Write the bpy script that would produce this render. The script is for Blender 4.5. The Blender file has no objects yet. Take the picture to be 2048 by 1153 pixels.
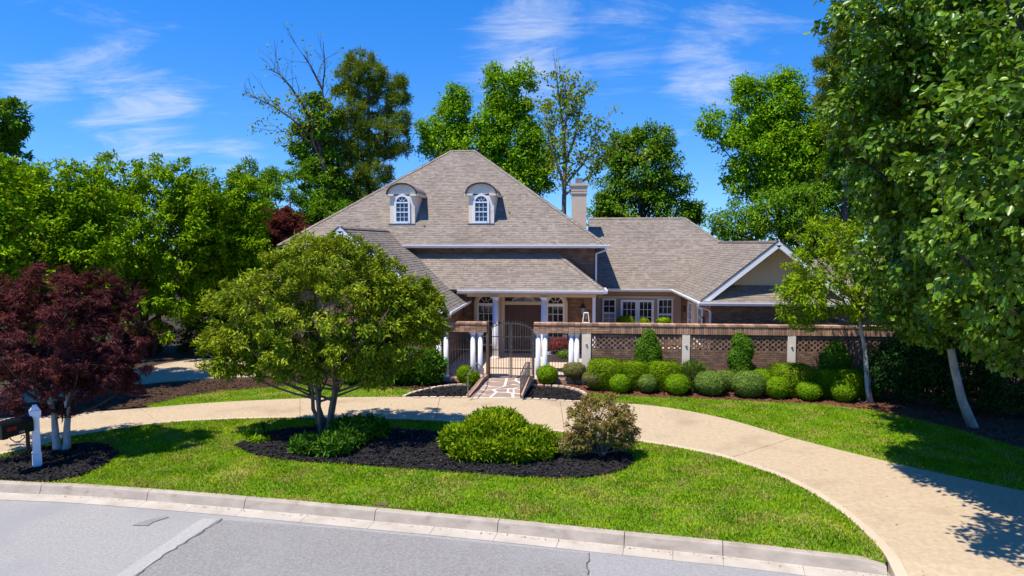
import bpy, bmesh, math, random
import numpy as np
from mathutils import Vector, Matrix
from mathutils.geometry import tessellate_polygon
R = math.radians
S = bpy.context.scene
COL = S.collection
rnd = random.Random(7)

# ------------------------------------------------------------------ camera
F, HZ, CH = 1365.0, 487.0, 5.3            # focal length and horizon in photo pixels, camera height
PITCH, YAW = math.atan((576.5 - HZ) / F), R(4.93)
cd = bpy.data.cameras.new('camera'); cam = bpy.data.objects.new('camera', cd); COL.objects.link(cam)
cd.sensor_width = 36; cd.lens = 36 * F / 2048; cd.clip_start = 0.1; cd.clip_end = 2000
cam.location = (0, 0, CH); cam.rotation_euler = (R(90) - PITCH, 0, YAW)
S.camera = cam
# ------------------------------------------------------------------ sun and sky
SUN_EL, SUN_AZ = R(66), R(43)             # azimuth: from the left (-X), turned towards the camera
sd = Vector((-math.cos(SUN_EL) * math.cos(SUN_AZ), -math.cos(SUN_EL) * math.sin(SUN_AZ), math.sin(SUN_EL)))
sl = bpy.data.lights.new('sun', 'SUN'); sl.energy = 5.0; sl.angle = R(0.53); sl.color = (1, .925, .80)
so = bpy.data.objects.new('sun', sl); COL.objects.link(so); so.location = sd * 60
so.rotation_euler = sd.to_track_quat('Z', 'Y').to_euler()
W = bpy.data.worlds.new('World'); S.world = W; W.use_nodes = True
nt = W.node_tree; nt.nodes.clear()
def wn(t, **k):
    n = nt.nodes.new(t)
    for a, b in k.items(): setattr(n, a, b)
    return n
sky = wn('ShaderNodeTexSky', sky_type='NISHITA'); sky.sun_disc = False
sky.sun_elevation = SUN_EL; sky.sun_rotation = math.atan2(sd.x, sd.y)
sky.air_density = 1.0; sky.dust_density = .05; sky.ozone_density = 3.0
hs = wn('ShaderNodeHueSaturation'); hs.inputs['Saturation'].default_value = 1.42; hs.inputs['Value'].default_value = 1.5
hs.inputs['Hue'].default_value = .512
tc0 = wn('ShaderNodeTexCoord'); sp0 = wn('ShaderNodeSeparateXYZ'); nt.links.new(tc0.outputs['Generated'], sp0.inputs[0])
up0 = wn('ShaderNodeMath', operation='MULTIPLY_ADD'); nt.links.new(sp0.outputs[2], up0.inputs[0]); up0.inputs[1].default_value = .88; up0.inputs[2].default_value = .12    # a clear, dry horizon
cm0 = wn('ShaderNodeCombineXYZ'); nt.links.new(sp0.outputs[0], cm0.inputs[0]); nt.links.new(sp0.outputs[1], cm0.inputs[1]); nt.links.new(up0.outputs[0], cm0.inputs[2])
nm0 = wn('ShaderNodeVectorMath', operation='NORMALIZE'); nt.links.new(cm0.outputs[0], nm0.inputs[0]); nt.links.new(nm0.outputs['Vector'], sky.inputs['Vector'])
nt.links.new(sky.outputs[0], hs.inputs['Color'])
tc = wn('ShaderNodeTexCoord')
def wmath(op, a, b=None, c=None, clamp=False):
    n = wn('ShaderNodeMath', operation=op, use_clamp=clamp)
    for i, x in enumerate((a, b, c)):
        if x is None: continue
        if isinstance(x, (int, float)): n.inputs[i].default_value = x
        else: nt.links.new(x, n.inputs[i])
    return n.outputs[0]
sep = wn('ShaderNodeSeparateXYZ'); nt.links.new(tc.outputs['Generated'], sep.inputs[0])
# cirrus: a layer seen in perspective (direction / height), stretched along the wind
zz = wmath('ADD', wmath('MAXIMUM', sep.outputs[2], 0.0), 0.16)
cmb = wn('ShaderNodeCombineXYZ')
nt.links.new(wmath('DIVIDE', sep.outputs[0], zz), cmb.inputs[0]); nt.links.new(wmath('DIVIDE', sep.outputs[1], zz), cmb.inputs[1])
mp = wn('ShaderNodeMapping'); mp.inputs['Rotation'].default_value = (0, 0, R(-35)); mp.inputs['Scale'].default_value = (.75, 1.45, 1)
mp.inputs['Location'].default_value = (3.1, .7, 0)
nt.links.new(cmb.outputs[0], mp.inputs[0])
n1 = wn('ShaderNodeTexNoise'); n1.inputs['Scale'].default_value = 2.6; n1.inputs['Detail'].default_value = 9; n1.inputs['Roughness'].default_value = .68
n1.inputs['Distortion'].default_value = .5; nt.links.new(mp.outputs[0], n1.inputs['Vector'])
mp2 = wn('ShaderNodeMapping'); mp2.inputs['Location'].default_value = (1.0, 4.2, 2.0)
nt.links.new(cmb.outputs[0], mp2.inputs[0])
n2 = wn('ShaderNodeTexNoise'); n2.inputs['Scale'].default_value = .75; n2.inputs['Detail'].default_value = 2; nt.links.new(mp2.outputs[0], n2.inputs['Vector'])
def ray(px, py):
    fw = Vector((-math.sin(YAW) * math.cos(PITCH), math.cos(YAW) * math.cos(PITCH), -math.sin(PITCH)))
    rt = Vector((math.cos(YAW), math.sin(YAW), 0)); up = rt.cross(fw)
    return fw * F + rt * (px - 1024) - up * (py - 576.5)
FW = ray(1024, 576.5).normalized()
def ground(px, py, z=0.0):                 # the point of the ground seen there
    d = ray(px, py); return Vector((0, 0, CH)) + d * ((z - CH) / d.z)
def at(px, py, y):                         # the point at depth y seen there
    d = ray(px, py); return Vector((0, 0, CH)) + d * (y / d.y)
def mpp(p):                                # metres per photo pixel at p
    return (Vector(p) - Vector((0, 0, CH))).dot(FW) / F
# banks of cirrus: (direction, angular radius)
banks = None
for px, py, rad, amp in ((230, 130, .10, .30), (90, 190, .08, .26), (290, 235, .12, .36), (470, 300, .07, .30), (390, 178, .05, .22), (1060, 90, .13, .40), (1250, 95, .12, .34), (1150, 140, .08, .3),
                         (1400, 140, .11, .40), (1480, 70, .13, .28), (150, 20, .12, .12), (1180, 40, .10, .2)):
    d = ray(px, py).normalized()
    dp = wn('ShaderNodeVectorMath', operation='DISTANCE'); nt.links.new(tc.outputs['Generated'], dp.inputs[0]); dp.inputs[1].default_value = d
    mr = wn('ShaderNodeMapRange', interpolation_type='SMOOTHSTEP'); nt.links.new(dp.outputs['Value'], mr.inputs[0])
    mr.inputs[1].default_value = 0; mr.inputs[2].default_value = rad * 1.35; mr.inputs[3].default_value = amp; mr.inputs[4].default_value = 0
    banks = mr.outputs[0] if banks is None else wmath('MAXIMUM', banks, mr.outputs[0])
dens = wmath('ADD', wmath('ADD', n1.outputs['Fac'], wmath('MULTIPLY', n2.outputs['Fac'], .30)), banks)
cr = wn('ShaderNodeMapRange', interpolation_type='SMOOTHSTEP'); nt.links.new(dens, cr.inputs[0])
cr.inputs[1].default_value = .80; cr.inputs[2].default_value = 1.22; cr.inputs[3].default_value = 0; cr.inputs[4].default_value = .68
mx = wn('ShaderNodeMix', data_type='RGBA'); nt.links.new(cr.outputs[0], mx.inputs[0]); nt.links.new(hs.outputs[0], mx.inputs[6])
mx.inputs[7].default_value = (5.0, 5.5, 6.3, 1)
bg = wn('ShaderNodeBackground'); bg.inputs['Strength'].default_value = .115
nt.links.new(mx.outputs[2], bg.inputs['Color'])
wo = wn('ShaderNodeOutputWorld'); nt.links.new(bg.outputs[0], wo.inputs[0])
S.view_settings.view_transform = 'Standard'; S.view_settings.look = 'None'
S.view_settings.exposure = 0.42; S.view_settings.gamma = 1; S.view_settings.use_curve_mapping = False
S.render.engine = 'CYCLES'
try:
    S.cycles.max_bounces = 7; S.cycles.transparent_max_bounces = 6; S.cycles.use_denoising = True
    S.cycles.sample_clamp_indirect = 6
except Exception: pass

# ------------------------------------------------------------------ materials
def mat(name, c1, c2=None, scale=3.0, rough=.85, bump=0.0, bscale=40.0, island=0.0, spec=.3, trans=0.0, metal=0.0, detail=5,
        c3=None, s3=.35, t3=(.5, .62), coat=0.0, stretch=None, sat=0.0):
    m = bpy.data.materials.new(name); m.use_nodes = True
    t = m.node_tree; b = t.nodes['Principled BSDF']; out = t.nodes['Material Output']
    L = t.links.new
    b.inputs['Roughness'].default_value = rough; b.inputs['Specular IOR Level'].default_value = spec; b.inputs['Metallic'].default_value = metal
    if coat: b.inputs['Coat Weight'].default_value = coat
    g = t.nodes.new('ShaderNodeNewGeometry')
    pos = g.outputs['Position']
    if stretch:
        mp = t.nodes.new('ShaderNodeMapping'); mp.inputs['Scale'].default_value = stretch; L(pos, mp.inputs[0]); pos = mp.outputs[0]
    c = None
    if c2 is not None:
        n = t.nodes.new('ShaderNodeTexNoise'); n.inputs['Scale'].default_value = scale; n.inputs['Detail'].default_value = detail
        n.inputs['Roughness'].default_value = .6; L(pos, n.inputs['Vector'])
        r = t.nodes.new('ShaderNodeMapRange'); L(n.outputs['Fac'], r.inputs[0]); r.inputs[1].default_value = .32; r.inputs[2].default_value = .68
        x = t.nodes.new('ShaderNodeMix'); x.data_type = 'RGBA'; L(r.outputs[0], x.inputs[0])
        x.inputs[6].default_value = (*c1, 1); x.inputs[7].default_value = (*c2, 1); c = x.outputs[2]
    if c is None:
        rgb = t.nodes.new('ShaderNodeRGB'); rgb.outputs[0].default_value = (*c1, 1); c = rgb.outputs[0]
    if c3 is not None:
        n = t.nodes.new('ShaderNodeTexNoise'); n.inputs['Scale'].default_value = s3; n.inputs['Detail'].default_value = 4; L(pos, n.inputs['Vector'])
        r = t.nodes.new('ShaderNodeMapRange'); r.interpolation_type = 'SMOOTHSTEP'; L(n.outputs['Fac'], r.inputs[0]); r.inputs[1].default_value = t3[0]; r.inputs[2].default_value = t3[1]
        x = t.nodes.new('ShaderNodeMix'); x.data_type = 'RGBA'; L(r.outputs[0], x.inputs[0]); L(c, x.inputs[6]); x.inputs[7].default_value = (*c3, 1); c = x.outputs[2]
    if island:
        h = t.nodes.new('ShaderNodeHueSaturation'); L(c, h.inputs['Color'])
        r = t.nodes.new('ShaderNodeMapRange'); oi = t.nodes.new('ShaderNodeObjectInfo'); ad = t.nodes.new('ShaderNodeMath'); ad.operation = 'ADD'; L(g.outputs['Random Per Island'], ad.inputs[0]); L(oi.outputs['Random'], ad.inputs[1])
        fr_ = t.nodes.new('ShaderNodeMath'); fr_.operation = 'FRACT'; L(ad.outputs[0], fr_.inputs[0]); L(fr_.outputs[0], r.inputs[0]); r.inputs[3].default_value = 1 - island; r.inputs[4].default_value = 1 + island
        L(r.outputs[0], h.inputs['Value'])
        if sat:
            w = t.nodes.new('ShaderNodeTexWhiteNoise'); w.noise_dimensions = '1D'; L(g.outputs['Random Per Island'], w.inputs['W'])
            r2 = t.nodes.new('ShaderNodeMapRange'); L(w.outputs['Value'], r2.inputs[0]); r2.inputs[3].default_value = .5 - sat; r2.inputs[4].default_value = .5 + sat; L(r2.outputs[0], h.inputs['Hue'])
        c = h.outputs[0]
    L(c, b.inputs['Base Color'])
    if bump:
        n = t.nodes.new('ShaderNodeTexNoise'); n.inputs['Scale'].default_value = bscale; n.inputs['Detail'].default_value = 4; L(pos, n.inputs['Vector'])
        bp = t.nodes.new('ShaderNodeBump'); bp.inputs['Strength'].default_value = bump; bp.inputs['Distance'].default_value = .02
        L(n.outputs['Fac'], bp.inputs['Height']); L(bp.outputs[0], b.inputs['Normal'])
    if trans:
        tr = t.nodes.new('ShaderNodeBsdfTranslucent')
        h2 = t.nodes.new('ShaderNodeMix'); h2.data_type = 'RGBA'; h2.blend_type = 'MULTIPLY'; h2.inputs[0].default_value = 1; L(c, h2.inputs[6]); h2.inputs[7].default_value = (1.5, 1.35, .55, 1)
        L(h2.outputs[2], tr.inputs['Color'])
        ms = t.nodes.new('ShaderNodeMixShader'); ms.inputs[0].default_value = trans; L(b.outputs[0], ms.inputs[1]); L(tr.outputs[0], ms.inputs[2]); L(ms.outputs[0], out.inputs['Surface'])
    return m
M = {}
def leafmat(name, c1, c2, rough=.6, trans=.2, spec=.03, scale=.9, isl=.42, hue=.02, **kw):
    M[name] = mat(name, c1, c2, scale=scale, rough=rough, island=isl, spec=spec, trans=trans, detail=3, sat=hue, **kw)
leafmat('leaf_crape', (.135, .205, .010), (.28, .34, .014), rough=.5, spec=.08)
leafmat('leaf_maple', (.062, .019, .021), (.165, .044, .044), rough=.5, trans=.22)
leafmat('leaf_bank', (.115, .235, .005), (.24, .38, .006))
leafmat('leaf_magnolia', (.050, .125, .007), (.15, .26, .011), rough=.33, spec=.28, trans=.2, hue=.015)
leafmat('leaf_young', (.16, .28, .010), (.28, .38, .014), trans=.3)
leafmat('leaf_bright', (.12, .28, .008), (.23, .40, .014), trans=.3)
leafmat('leaf_mid', (.085, .20, .010), (.16, .29, .016))
leafmat('leaf_soft', (.09, .22, .012), (.18, .32, .016))
leafmat('leaf_pine', (.10, .16, .014), (.20, .25, .022), rough=.6, trans=.2)
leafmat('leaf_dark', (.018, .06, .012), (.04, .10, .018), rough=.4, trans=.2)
leafmat('leaf_sparse', (.17, .28, .015), (.28, .33, .03), trans=.3)
leafmat('leaf_redtree', (.10, .022, .022), (.17, .045, .035), trans=.3)
leafmat('leaf_redshrub', (.22, .04, .035), (.28, .07, .05), trans=.3)
leafmat('leaf_box', (.095, .180, .003), (.18, .275, .005), trans=.08, rough=.5, scale=5)
leafmat('leaf_ball', (.11, .23, .005), (.20, .33, .008), trans=.08, rough=.5, scale=6)
leafmat('leaf_grey', (.115, .20, .035), (.20, .28, .05), rough=.55, scale=6)
leafmat('leaf_olive', (.16, .15, .05), (.21, .21, .06), rough=.6, scale=7)
leafmat('leaf_brown', (.24, .15, .05), (.20, .19, .04), rough=.55, scale=4)
leafmat('leaf_island', (.115, .215, .005), (.25, .34, .008), rough=.5, scale=3)
leafmat('leaf_fern', (.05, .145, .012), (.10, .21, .016), rough=.5, scale=3)
leafmat('leaf_cone', (.06, .16, .012), (.13, .24, .016), rough=.5, scale=4)
leafmat('leaf_far', (.04, .11, .02), (.07, .15, .03), trans=.2)
leafmat('grass', (.13, .27, .005), (.32, .47, .010), rough=.6, trans=.3, scale=1.1, isl=.34, spec=.06, c3=(.36, .36, .07), s3=1.4, t3=(.47, .66))
M['grass_dry'] = mat('dry grass', (.46, .38, .16), (.34, .33, .10), scale=4, rough=.7, island=.3, trans=.25)
M['lawn'] = mat('lawn soil and thatch', (.09, .19, .010), (.14, .24, .012), scale=5, rough=.95, bump=.5, bscale=60, c3=(.26, .25, .06), s3=.55, t3=(.52, .70), spec=.1)
M['bark_grey'] = mat('grey bark', (.235, .18, .125), (.125, .092, .062), scale=7, rough=.9, bump=.4, bscale=30, stretch=(1, 1, .25))
M['bark_pale'] = mat('pale bark', (.50, .48, .44), (.27, .25, .22), scale=6, rough=.85, bump=.3, bscale=25, stretch=(1, 1, .5))
M['bark_dark'] = mat('dark bark', (.085, .065, .05), (.045, .036, .03), scale=5, rough=.95, bump=.5, bscale=14, stretch=(1, 1, .25))
M['shingle'] = mat('asphalt shingle', (.265, .222, .180), (.225, .187, .152), scale=.8, rough=.9, bump=.4, bscale=160, island=.17, spec=.15, c3=(.205, .168, .138), s3=.5, t3=(.5, .8))
M['underlay'] = mat('roof underlay', (.10, .085, .075), rough=.95)
M['brick'] = mat('brown brick', (.27, .165, .110), (.19, .115, .078), scale=5, rough=.9, bump=.4, bscale=90, island=.3, spec=.15)
M['brick_warm'] = mat('warm brick', (.46, .275, .175), (.34, .20, .13), scale=4, rough=.9, bump=.4, bscale=90, island=.34, spec=.15)
M['mortar'] = mat('mortar', (.17, .115, .08), (.12, .085, .06), scale=9, rough=.95, bump=.3, bscale=120)
M['stucco'] = mat('cream stucco', (.82, .72, .58), (.76, .66, .53), scale=2.5, rough=.9, bump=.25, bscale=120, c3=(.66, .56, .44), s3=1.3, t3=(.56, .75))
M['stucco_tan'] = mat('tan stucco', (.40, .29, .20), (.36, .26, .18), scale=2, rough=.9, bump=.25, bscale=120)
M['trim_cream'] = mat('cream trim', (.62, .50, .36), (.58, .47, .33), scale=3, rough=.6)
M['white'] = mat('white paint', (.80, .81, .83), (.74, .75, .77), scale=2.2, rough=.45, spec=.4)
M['white_old'] = mat('weathered white paint', (.74, .74, .74), (.60, .59, .57), scale=5, rough=.6, c3=(.48, .46, .43), s3=3.0, t3=(.62, .8))
M['cream_white'] = mat('cream painted wood', (.76, .69, .58), (.70, .63, .52), scale=3, rough=.6)
M['chimney'] = mat('tan chimney stucco', (.60, .48, .36), (.54, .43, .32), scale=2.5, rough=.9, bump=.25, bscale=120)
M['siding'] = mat('tan siding', (.56, .46, .30), (.52, .42, .275), scale=1.5, rough=.7)
M['soffit'] = mat('soffit', (.60, .48, .33), rough=.8)
M['drip'] = mat('dark drip edge', (.03, .028, .028), rough=.6)
M['flash'] = mat('lead flashing', (.07, .085, .11), rough=.5, spec=.5)
M['glass'] = mat('window glass', (.012, .018, .020), rough=.04, spec=.9)
M['glass_skytint'] = mat('dormer glass with painted sky', (.008, .05, .095), rough=.05, spec=.45)  # blue sky reflection painted into the base colour of the dormer panes
M['blind'] = mat('window blind', (.20, .22, .20), (.16, .18, .17), scale=6, rough=.3, spec=.7, stretch=(1, 1, 5))
M['door'] = mat('dark wood door', (.085, .030, .014), (.045, .016, .009), scale=4, rough=.45, stretch=(6, 6, .6), spec=.5)
M['iron'] = mat('wrought iron', (.045, .044, .046), (.085, .08, .078), scale=8, rough=.5, spec=.5)
M['iron_blk'] = mat('black iron', (.012, .012, .013), rough=.45, spec=.5)
M['rust'] = mat('rust brown steel', (.17, .105, .065), (.12, .07, .045), scale=6, rough=.8)
M['mailbox'] = mat('black mailbox paint', (.006, .007, .009), (.010, .011, .013), scale=6, rough=.42, spec=.25)
M['red'] = mat('red sticker', (.60, .02, .02), rough=.5)
M['lightnum'] = mat('pale number', (.62, .6, .55), rough=.5)
M['concrete'] = mat('driveway concrete', (.52, .408, .268), (.405, .312, .20), scale=9, rough=.92, bump=.35, bscale=130, c3=(.36, .265, .175), s3=.7, t3=(.50, .80), detail=9, spec=.15)
M['concrete_edge'] = mat('pale concrete edge', (.58, .465, .325), (.49, .39, .27), scale=2, rough=.9, bump=.3, bscale=120)
M['court'] = mat('courtyard concrete', (.62, .47, .35), (.54, .41, .30), scale=1.2, rough=.9, bump=.2, bscale=100)
M['kerb'] = mat('kerb concrete', (.47, .40, .32), (.33, .275, .215), scale=2.2, rough=.9, bump=.4, bscale=90, c3=(.28, .23, .175), s3=2.8, t3=(.56, .76), detail=9, stretch=(1, 1, 2.5))
M['pan'] = mat('gutter pan concrete', (.50, .445, .37), (.40, .35, .285), scale=2.0, rough=.9, bump=.3, bscale=90, c3=(.40, .33, .24), s3=2.0, t3=(.58, .78), detail=8)
M['road_light'] = mat('pale asphalt', (.42, .405, .375), (.30, .288, .266), scale=24, rough=.95, bump=.7, bscale=150, c3=(.31, .305, .305), s3=.5, t3=(.45, .75), spec=.15)
M['road_dark'] = mat('dark asphalt', (.345, .328, .305), (.215, .205, .192), scale=24, rough=.95, bump=.7, bscale=150, c3=(.33, .325, .322), s3=.4, t3=(.45, .75), spec=.15)
M['road_mid'] = mat('mid asphalt', (.385, .375, .365), (.285, .275, .268), scale=24, rough=.95, bump=.7, bscale=150, spec=.15)
M['road_seam'] = mat('pale asphalt seam', (.43, .415, .385), (.33, .318, .295), scale=24, rough=.95, bump=.5, bscale=120)
M['tar'] = mat('tar repair', (.20, .195, .19), (.26, .255, .25), scale=20, rough=.8)
M['mulch_black'] = mat('black mulch', (.012, .011, .012), (.024, .022, .022), scale=30, rough=.95, bump=1.0, bscale=35, island=.6)
M['mulch_brown'] = mat('brown mulch', (.150, .058, .028), (.085, .035, .02), scale=18, rough=.95, bump=1.0, bscale=35, island=.5)
M['mulch_litter'] = mat('dark leaf litter', (.085, .040, .020), (.04, .024, .012), scale=6, rough=.95, bump=1.0, bscale=35, island=.6)
M['soil'] = mat('ground soil', (.055, .034, .02), (.035, .025, .013), scale=1.5, rough=1, bump=.5, bscale=20)
M['stone'] = mat('walkway stone', (.37, .265, .205), (.29, .205, .16), scale=3, rough=.85, bump=.4, bscale=60, island=.15)
M['grout'] = mat('white grout', (.72, .68, .61), (.62, .58, .52), scale=6, rough=.95)
M['edge_brick'] = mat('pale edging brick', (.60, .47, .36), (.50, .38, .29), scale=5, rough=.9, island=.22, bump=.3, bscale=80)
M['planter'] = mat('grey stone', (.34, .30, .27), (.24, .21, .19), scale=4, rough=.9, bump=.4, bscale=50)
M['litter'] = mat('fallen leaves', (.36, .20, .05), (.24, .12, .04), scale=20, rough=.8, island=.4)
M['crack'] = mat('asphalt crack', (.07, .066, .06), (.11, .10, .09), scale=9, rough=1)
M['lid'] = mat('brown cover', (.16, .09, .055), (.10, .06, .04), scale=10, rough=.8)
M['lamp'] = mat('lantern glass', (.30, .31, .30), rough=.2, spec=.7)
M['metal_cap'] = mat('galvanised flue', (.30, .29, .29), (.22, .215, .215), scale=4, rough=.5, metal=.6)

# ------------------------------------------------------------------ helpers
WL = {}
def tag(o, label=None, cat=None, group=None, kind=None):
    if label: o['label'] = label
    if cat: o['category'] = cat
    if group: o['group'] = group
    if kind: o['kind'] = kind
    return o
def empty(name, loc, label=None, cat=None, group=None):
    o = bpy.data.objects.new(name, None); o.empty_display_size = .2; COL.objects.link(o); o.location = loc
    WL[o.name] = Vector(loc); return tag(o, label, cat, group)
def link(name, me, parent=None, loc=None):
    o = bpy.data.objects.new(name, me); COL.objects.link(o)
    if parent is not None:
        o.parent = parent; WL[o.name] = WL[parent.name].copy()
    else: WL[o.name] = Vector((0, 0, 0))
    if loc is not None: o.location = Vector(loc) - WL[o.name]
    return o
class MB:
    def __init__(s): s.v = []; s.f = []
    def add(s, vs, fs):
        b = len(s.v); s.v += [tuple(p) for p in vs]; s.f += [tuple(i + b for i in f) for f in fs]; return s
    def box(s, c, d, rz=0.0, ry=0.0, taper=1.0):
        m = Matrix.Rotation(rz, 3, 'Z') @ Matrix.Rotation(ry, 3, 'Y'); c = Vector(c); x, y, z = d[0] / 2, d[1] / 2, d[2] / 2
        vs = [c + m @ Vector((a * x * (taper if e > 0 else 1), b * y * (taper if e > 0 else 1), e * z)) for e in (-1, 1) for a, b in ((-1, -1), (1, -1), (1, 1), (-1, 1))]
        return s.add(vs, [(3, 2, 1, 0), (4, 5, 6, 7), (0, 1, 5, 4), (1, 2, 6, 5), (2, 3, 7, 6), (3, 0, 4, 7)])
    def b2(s, x0, x1, y0, y1, z0, z1): return s.box(((x0 + x1) / 2, (y0 + y1) / 2, (z0 + z1) / 2), (x1 - x0, y1 - y0, z1 - z0))
    def bar(s, a, b, w, h=None):                       # rectangular bar from a to b
        a, b = Vector(a), Vector(b); d = b - a; h = h or w
        z = d.normalized(); x = z.cross(Vector((0, 0, 1)))
        if x.length < 1e-4: x = Vector((1, 0, 0))
        x.normalize(); y = x.cross(z)
        vs = [p + x * (i * w / 2) + y * (j * h / 2) for p in (a, b) for i, j in ((-1, -1), (1, -1), (1, 1), (-1, 1))]
        return s.add(vs, [(0, 1, 2, 3), (7, 6, 5, 4), (4, 5, 1, 0), (5, 6, 2, 1), (6, 7, 3, 2), (7, 4, 0, 3)])
    def tube(s, pts, rad, n=6, cap=True):
        pts = [Vector(p) for p in pts]; k = len(pts)
        if not hasattr(rad, '__len__'): rad = [rad] * k
        ref = Vector((.31, .57, .76)); vs = []; fs = []
        for i, p in enumerate(pts):
            t = (pts[min(i + 1, k - 1)] - pts[max(i - 1, 0)]); t = t.normalized() if t.length > 1e-9 else Vector((0, 0, 1))
            x = t.cross(ref); x = x.normalized() if x.length > 1e-3 else t.orthogonal().normalized(); y = t.cross(x)
            for j in range(n):
                a = 2 * math.pi * j / n; vs.append(p + (x * math.cos(a) + y * math.sin(a)) * rad[i])
        for i in range(k - 1):
            for j in range(n):
                q = (j + 1) % n; fs.append((i * n + j, i * n + q, (i + 1) * n + q, (i + 1) * n + j))
        if cap: fs += [tuple(range(n - 1, -1, -1)), tuple(range((k - 1) * n, k * n))]
        return s.add(vs, fs)
    def lathe(s, c, prof, n=16):
        c = Vector(c); vs = []; fs = []; k = len(prof)
        for r, z in prof:
            for j in range(n):
                a = 2 * math.pi * j / n; vs.append(c + Vector((r * math.cos(a), r * math.sin(a), z)))
        for i in range(k - 1):
            for j in range(n):
                q = (j + 1) % n; fs.append((i * n + j, i * n + q, (i + 1) * n + q, (i + 1) * n + j))
        fs += [tuple(range(n - 1, -1, -1)), tuple(range((k - 1) * n, k * n))]
        return s.add(vs, fs)
    def prism(s, poly, z0, z1):                        # vertical prism over an xy polygon (z may be a function)
        p = [Vector((q[0], q[1])) for q in poly]
        if sum(p[i].x * p[i - 1].y - p[i - 1].x * p[i].y for i in range(len(p))) > 0: p.reverse()
        n = len(p); zf = z1 if callable(z1) else (lambda x, y: z1); zb = z0 if callable(z0) else (lambda x, y: z0)
        vs = [(q.x, q.y, zf(q.x, q.y)) for q in p] + [(q.x, q.y, zb(q.x, q.y)) for q in p]
        fs = [(i, n + i, n + (i + 1) % n, (i + 1) % n) for i in range(n)]
        for t in tessellate_polygon([[Vector((q.x, q.y, 0)) for q in p]]):
            a, b, c = (p[i] for i in t)
            if (b - a).x * (c - a).y - (b - a).y * (c - a).x < 0: t = (t[0], t[2], t[1])
            fs.append(tuple(t)); fs.append((n + t[0], n + t[2], n + t[1]))
        return s.add(vs, fs)
    def slab(s, poly3, th, nrm):                       # a 3D polygon extruded against nrm by th
        n = len(poly3); q = [Vector(p) for p in poly3]; d = Vector(nrm) * th
        vs = q + [p - d for p in q]
        return s.add(vs, [tuple(range(n)), tuple(range(2 * n - 1, n - 1, -1))] + [(i, n + i, n + (i + 1) % n, (i + 1) % n) for i in range(n)])
    def mesh(s, name, m, off=Vector((0, 0, 0)), smooth=False):
        me = bpy.data.meshes.new(name); me.from_pydata([(x - off.x, y - off.y, z - off.z) for x, y, z in s.v], [], s.f)
        me.materials.append(M[m] if isinstance(m, str) else m)
        if smooth: me.polygons.foreach_set('use_smooth', [True] * len(me.polygons))
        me.update(); return me
    def build(s, name, m, parent=None, smooth=False, kind=None, label=None, cat=None, group=None, fix=True):
        off = WL[parent.name] if parent is not None else Vector((0, 0, 0))
        me = s.mesh(name, m, off, smooth)
        if fix:
            bm = bmesh.new(); bm.from_mesh(me); bmesh.ops.recalc_face_normals(bm, faces=bm.faces); bm.to_mesh(me); bm.free()
        return tag(link(name, me, parent), label, cat, group, kind)
def np_mesh(name, V, Fc, m):
    me = bpy.data.meshes.new(name); k = Fc.shape[1]; n = len(Fc)
    me.vertices.add(len(V)); me.vertices.foreach_set('co', np.ascontiguousarray(V, np.float32).ravel())
    me.loops.add(n * k); me.loops.foreach_set('vertex_index', Fc.astype(np.int32).ravel())
    me.polygons.add(n); me.polygons.foreach_set('loop_start', np.arange(0, n * k, k, dtype=np.int32))
    me.update(calc_edges=True); me.materials.append(M[m]); return me
def structure(o): o['kind'] = 'structure'; return o
def copy_tree(o, loc, parent=None):
    c = o.copy(); COL.objects.link(c)
    if parent is not None: c.parent = parent
    else: c.location = loc
    for ch in list(o.children): copy_tree(ch, None, c)
    WL[c.name] = Vector(loc) if parent is None else WL[parent.name]
    return c
def catmull(pts, sub=6):
    P = [Vector((p[0], p[1], 0)) for p in pts]; out = []
    for i in range(len(P) - 1):
        a, b, c, d = P[max(i - 1, 0)], P[i], P[i + 1], P[min(i + 2, len(P) - 1)]
        for j in range(sub):
            t = j / sub
            out.append(.5 * ((2 * b) + (c - a) * t + (2 * a - 5 * b + 4 * c - d) * t * t + (3 * b - a - 3 * c + d) * t ** 3))
    out.append(P[-1]); return out
def GP(pts, z=0.0): return [ground(x, y, z) for x, y in pts]
def inside(poly, X, Y):
    c = np.zeros(len(X), bool); n = len(poly)
    for i in range(n):
        x0, y0 = poly[i][0], poly[i][1]; x1, y1 = poly[i - 1][0], poly[i - 1][1]
        k = (y0 > Y) != (y1 > Y)
        with np.errstate(divide='ignore', invalid='ignore'):
            c ^= k & (X < (x1 - x0) * (Y - y0) / (y1 - y0) + x0)
    return c
def scatter(poly, n, rg, holes=()):
    xs = [p[0] for p in poly]; ys = [p[1] for p in poly]
    X = rg.uniform(min(xs), max(xs), n); Y = rg.uniform(min(ys), max(ys), n); k = inside(poly, X, Y)
    for h in holes: k &= ~inside(h, X, Y)
    return X[k], Y[k]
def area_box(poly): xs = [p[0] for p in poly]; ys = [p[1] for p in poly]; return (max(xs) - min(xs)) * (max(ys) - min(ys))

# ------------------------------------------------------------------ ground, road, kerb
kerb_px = [(-900, 905), (-300, 940), (0, 963), (180, 971), (450, 991), (757, 1018), (1000, 1040), (1250, 1065), (1445, 1084), (1640, 1106), (1770, 1121)]
KB = catmull(GP(kerb_px), 6)                                   # back of the kerb
def offs(line, d):                                              # towards the road (right of travel when going +x)
    o = []
    for i, p in enumerate(line):
        t = (line[min(i + 1, len(line) - 1)] - line[max(i - 1, 0)]).normalized(); o.append(p + Vector((t.y, -t.x, 0)) * d)
    return o
far = [Vector((-120, KB[0].y + 14, 0))]
ext_r = [KB[-1] + Vector((2.2, -.55, 0)), KB[-1] + Vector((10, -2.2, 0)), KB[-1] + Vector((90, -14, 0))]
edge_all = far + KB + ext_r
g = MB(); g.prism([(-400, -400), (400, -400), (400, 900), (-400, 900)], -.6, -.45); structure(g.build('ground', 'soil'))
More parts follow.
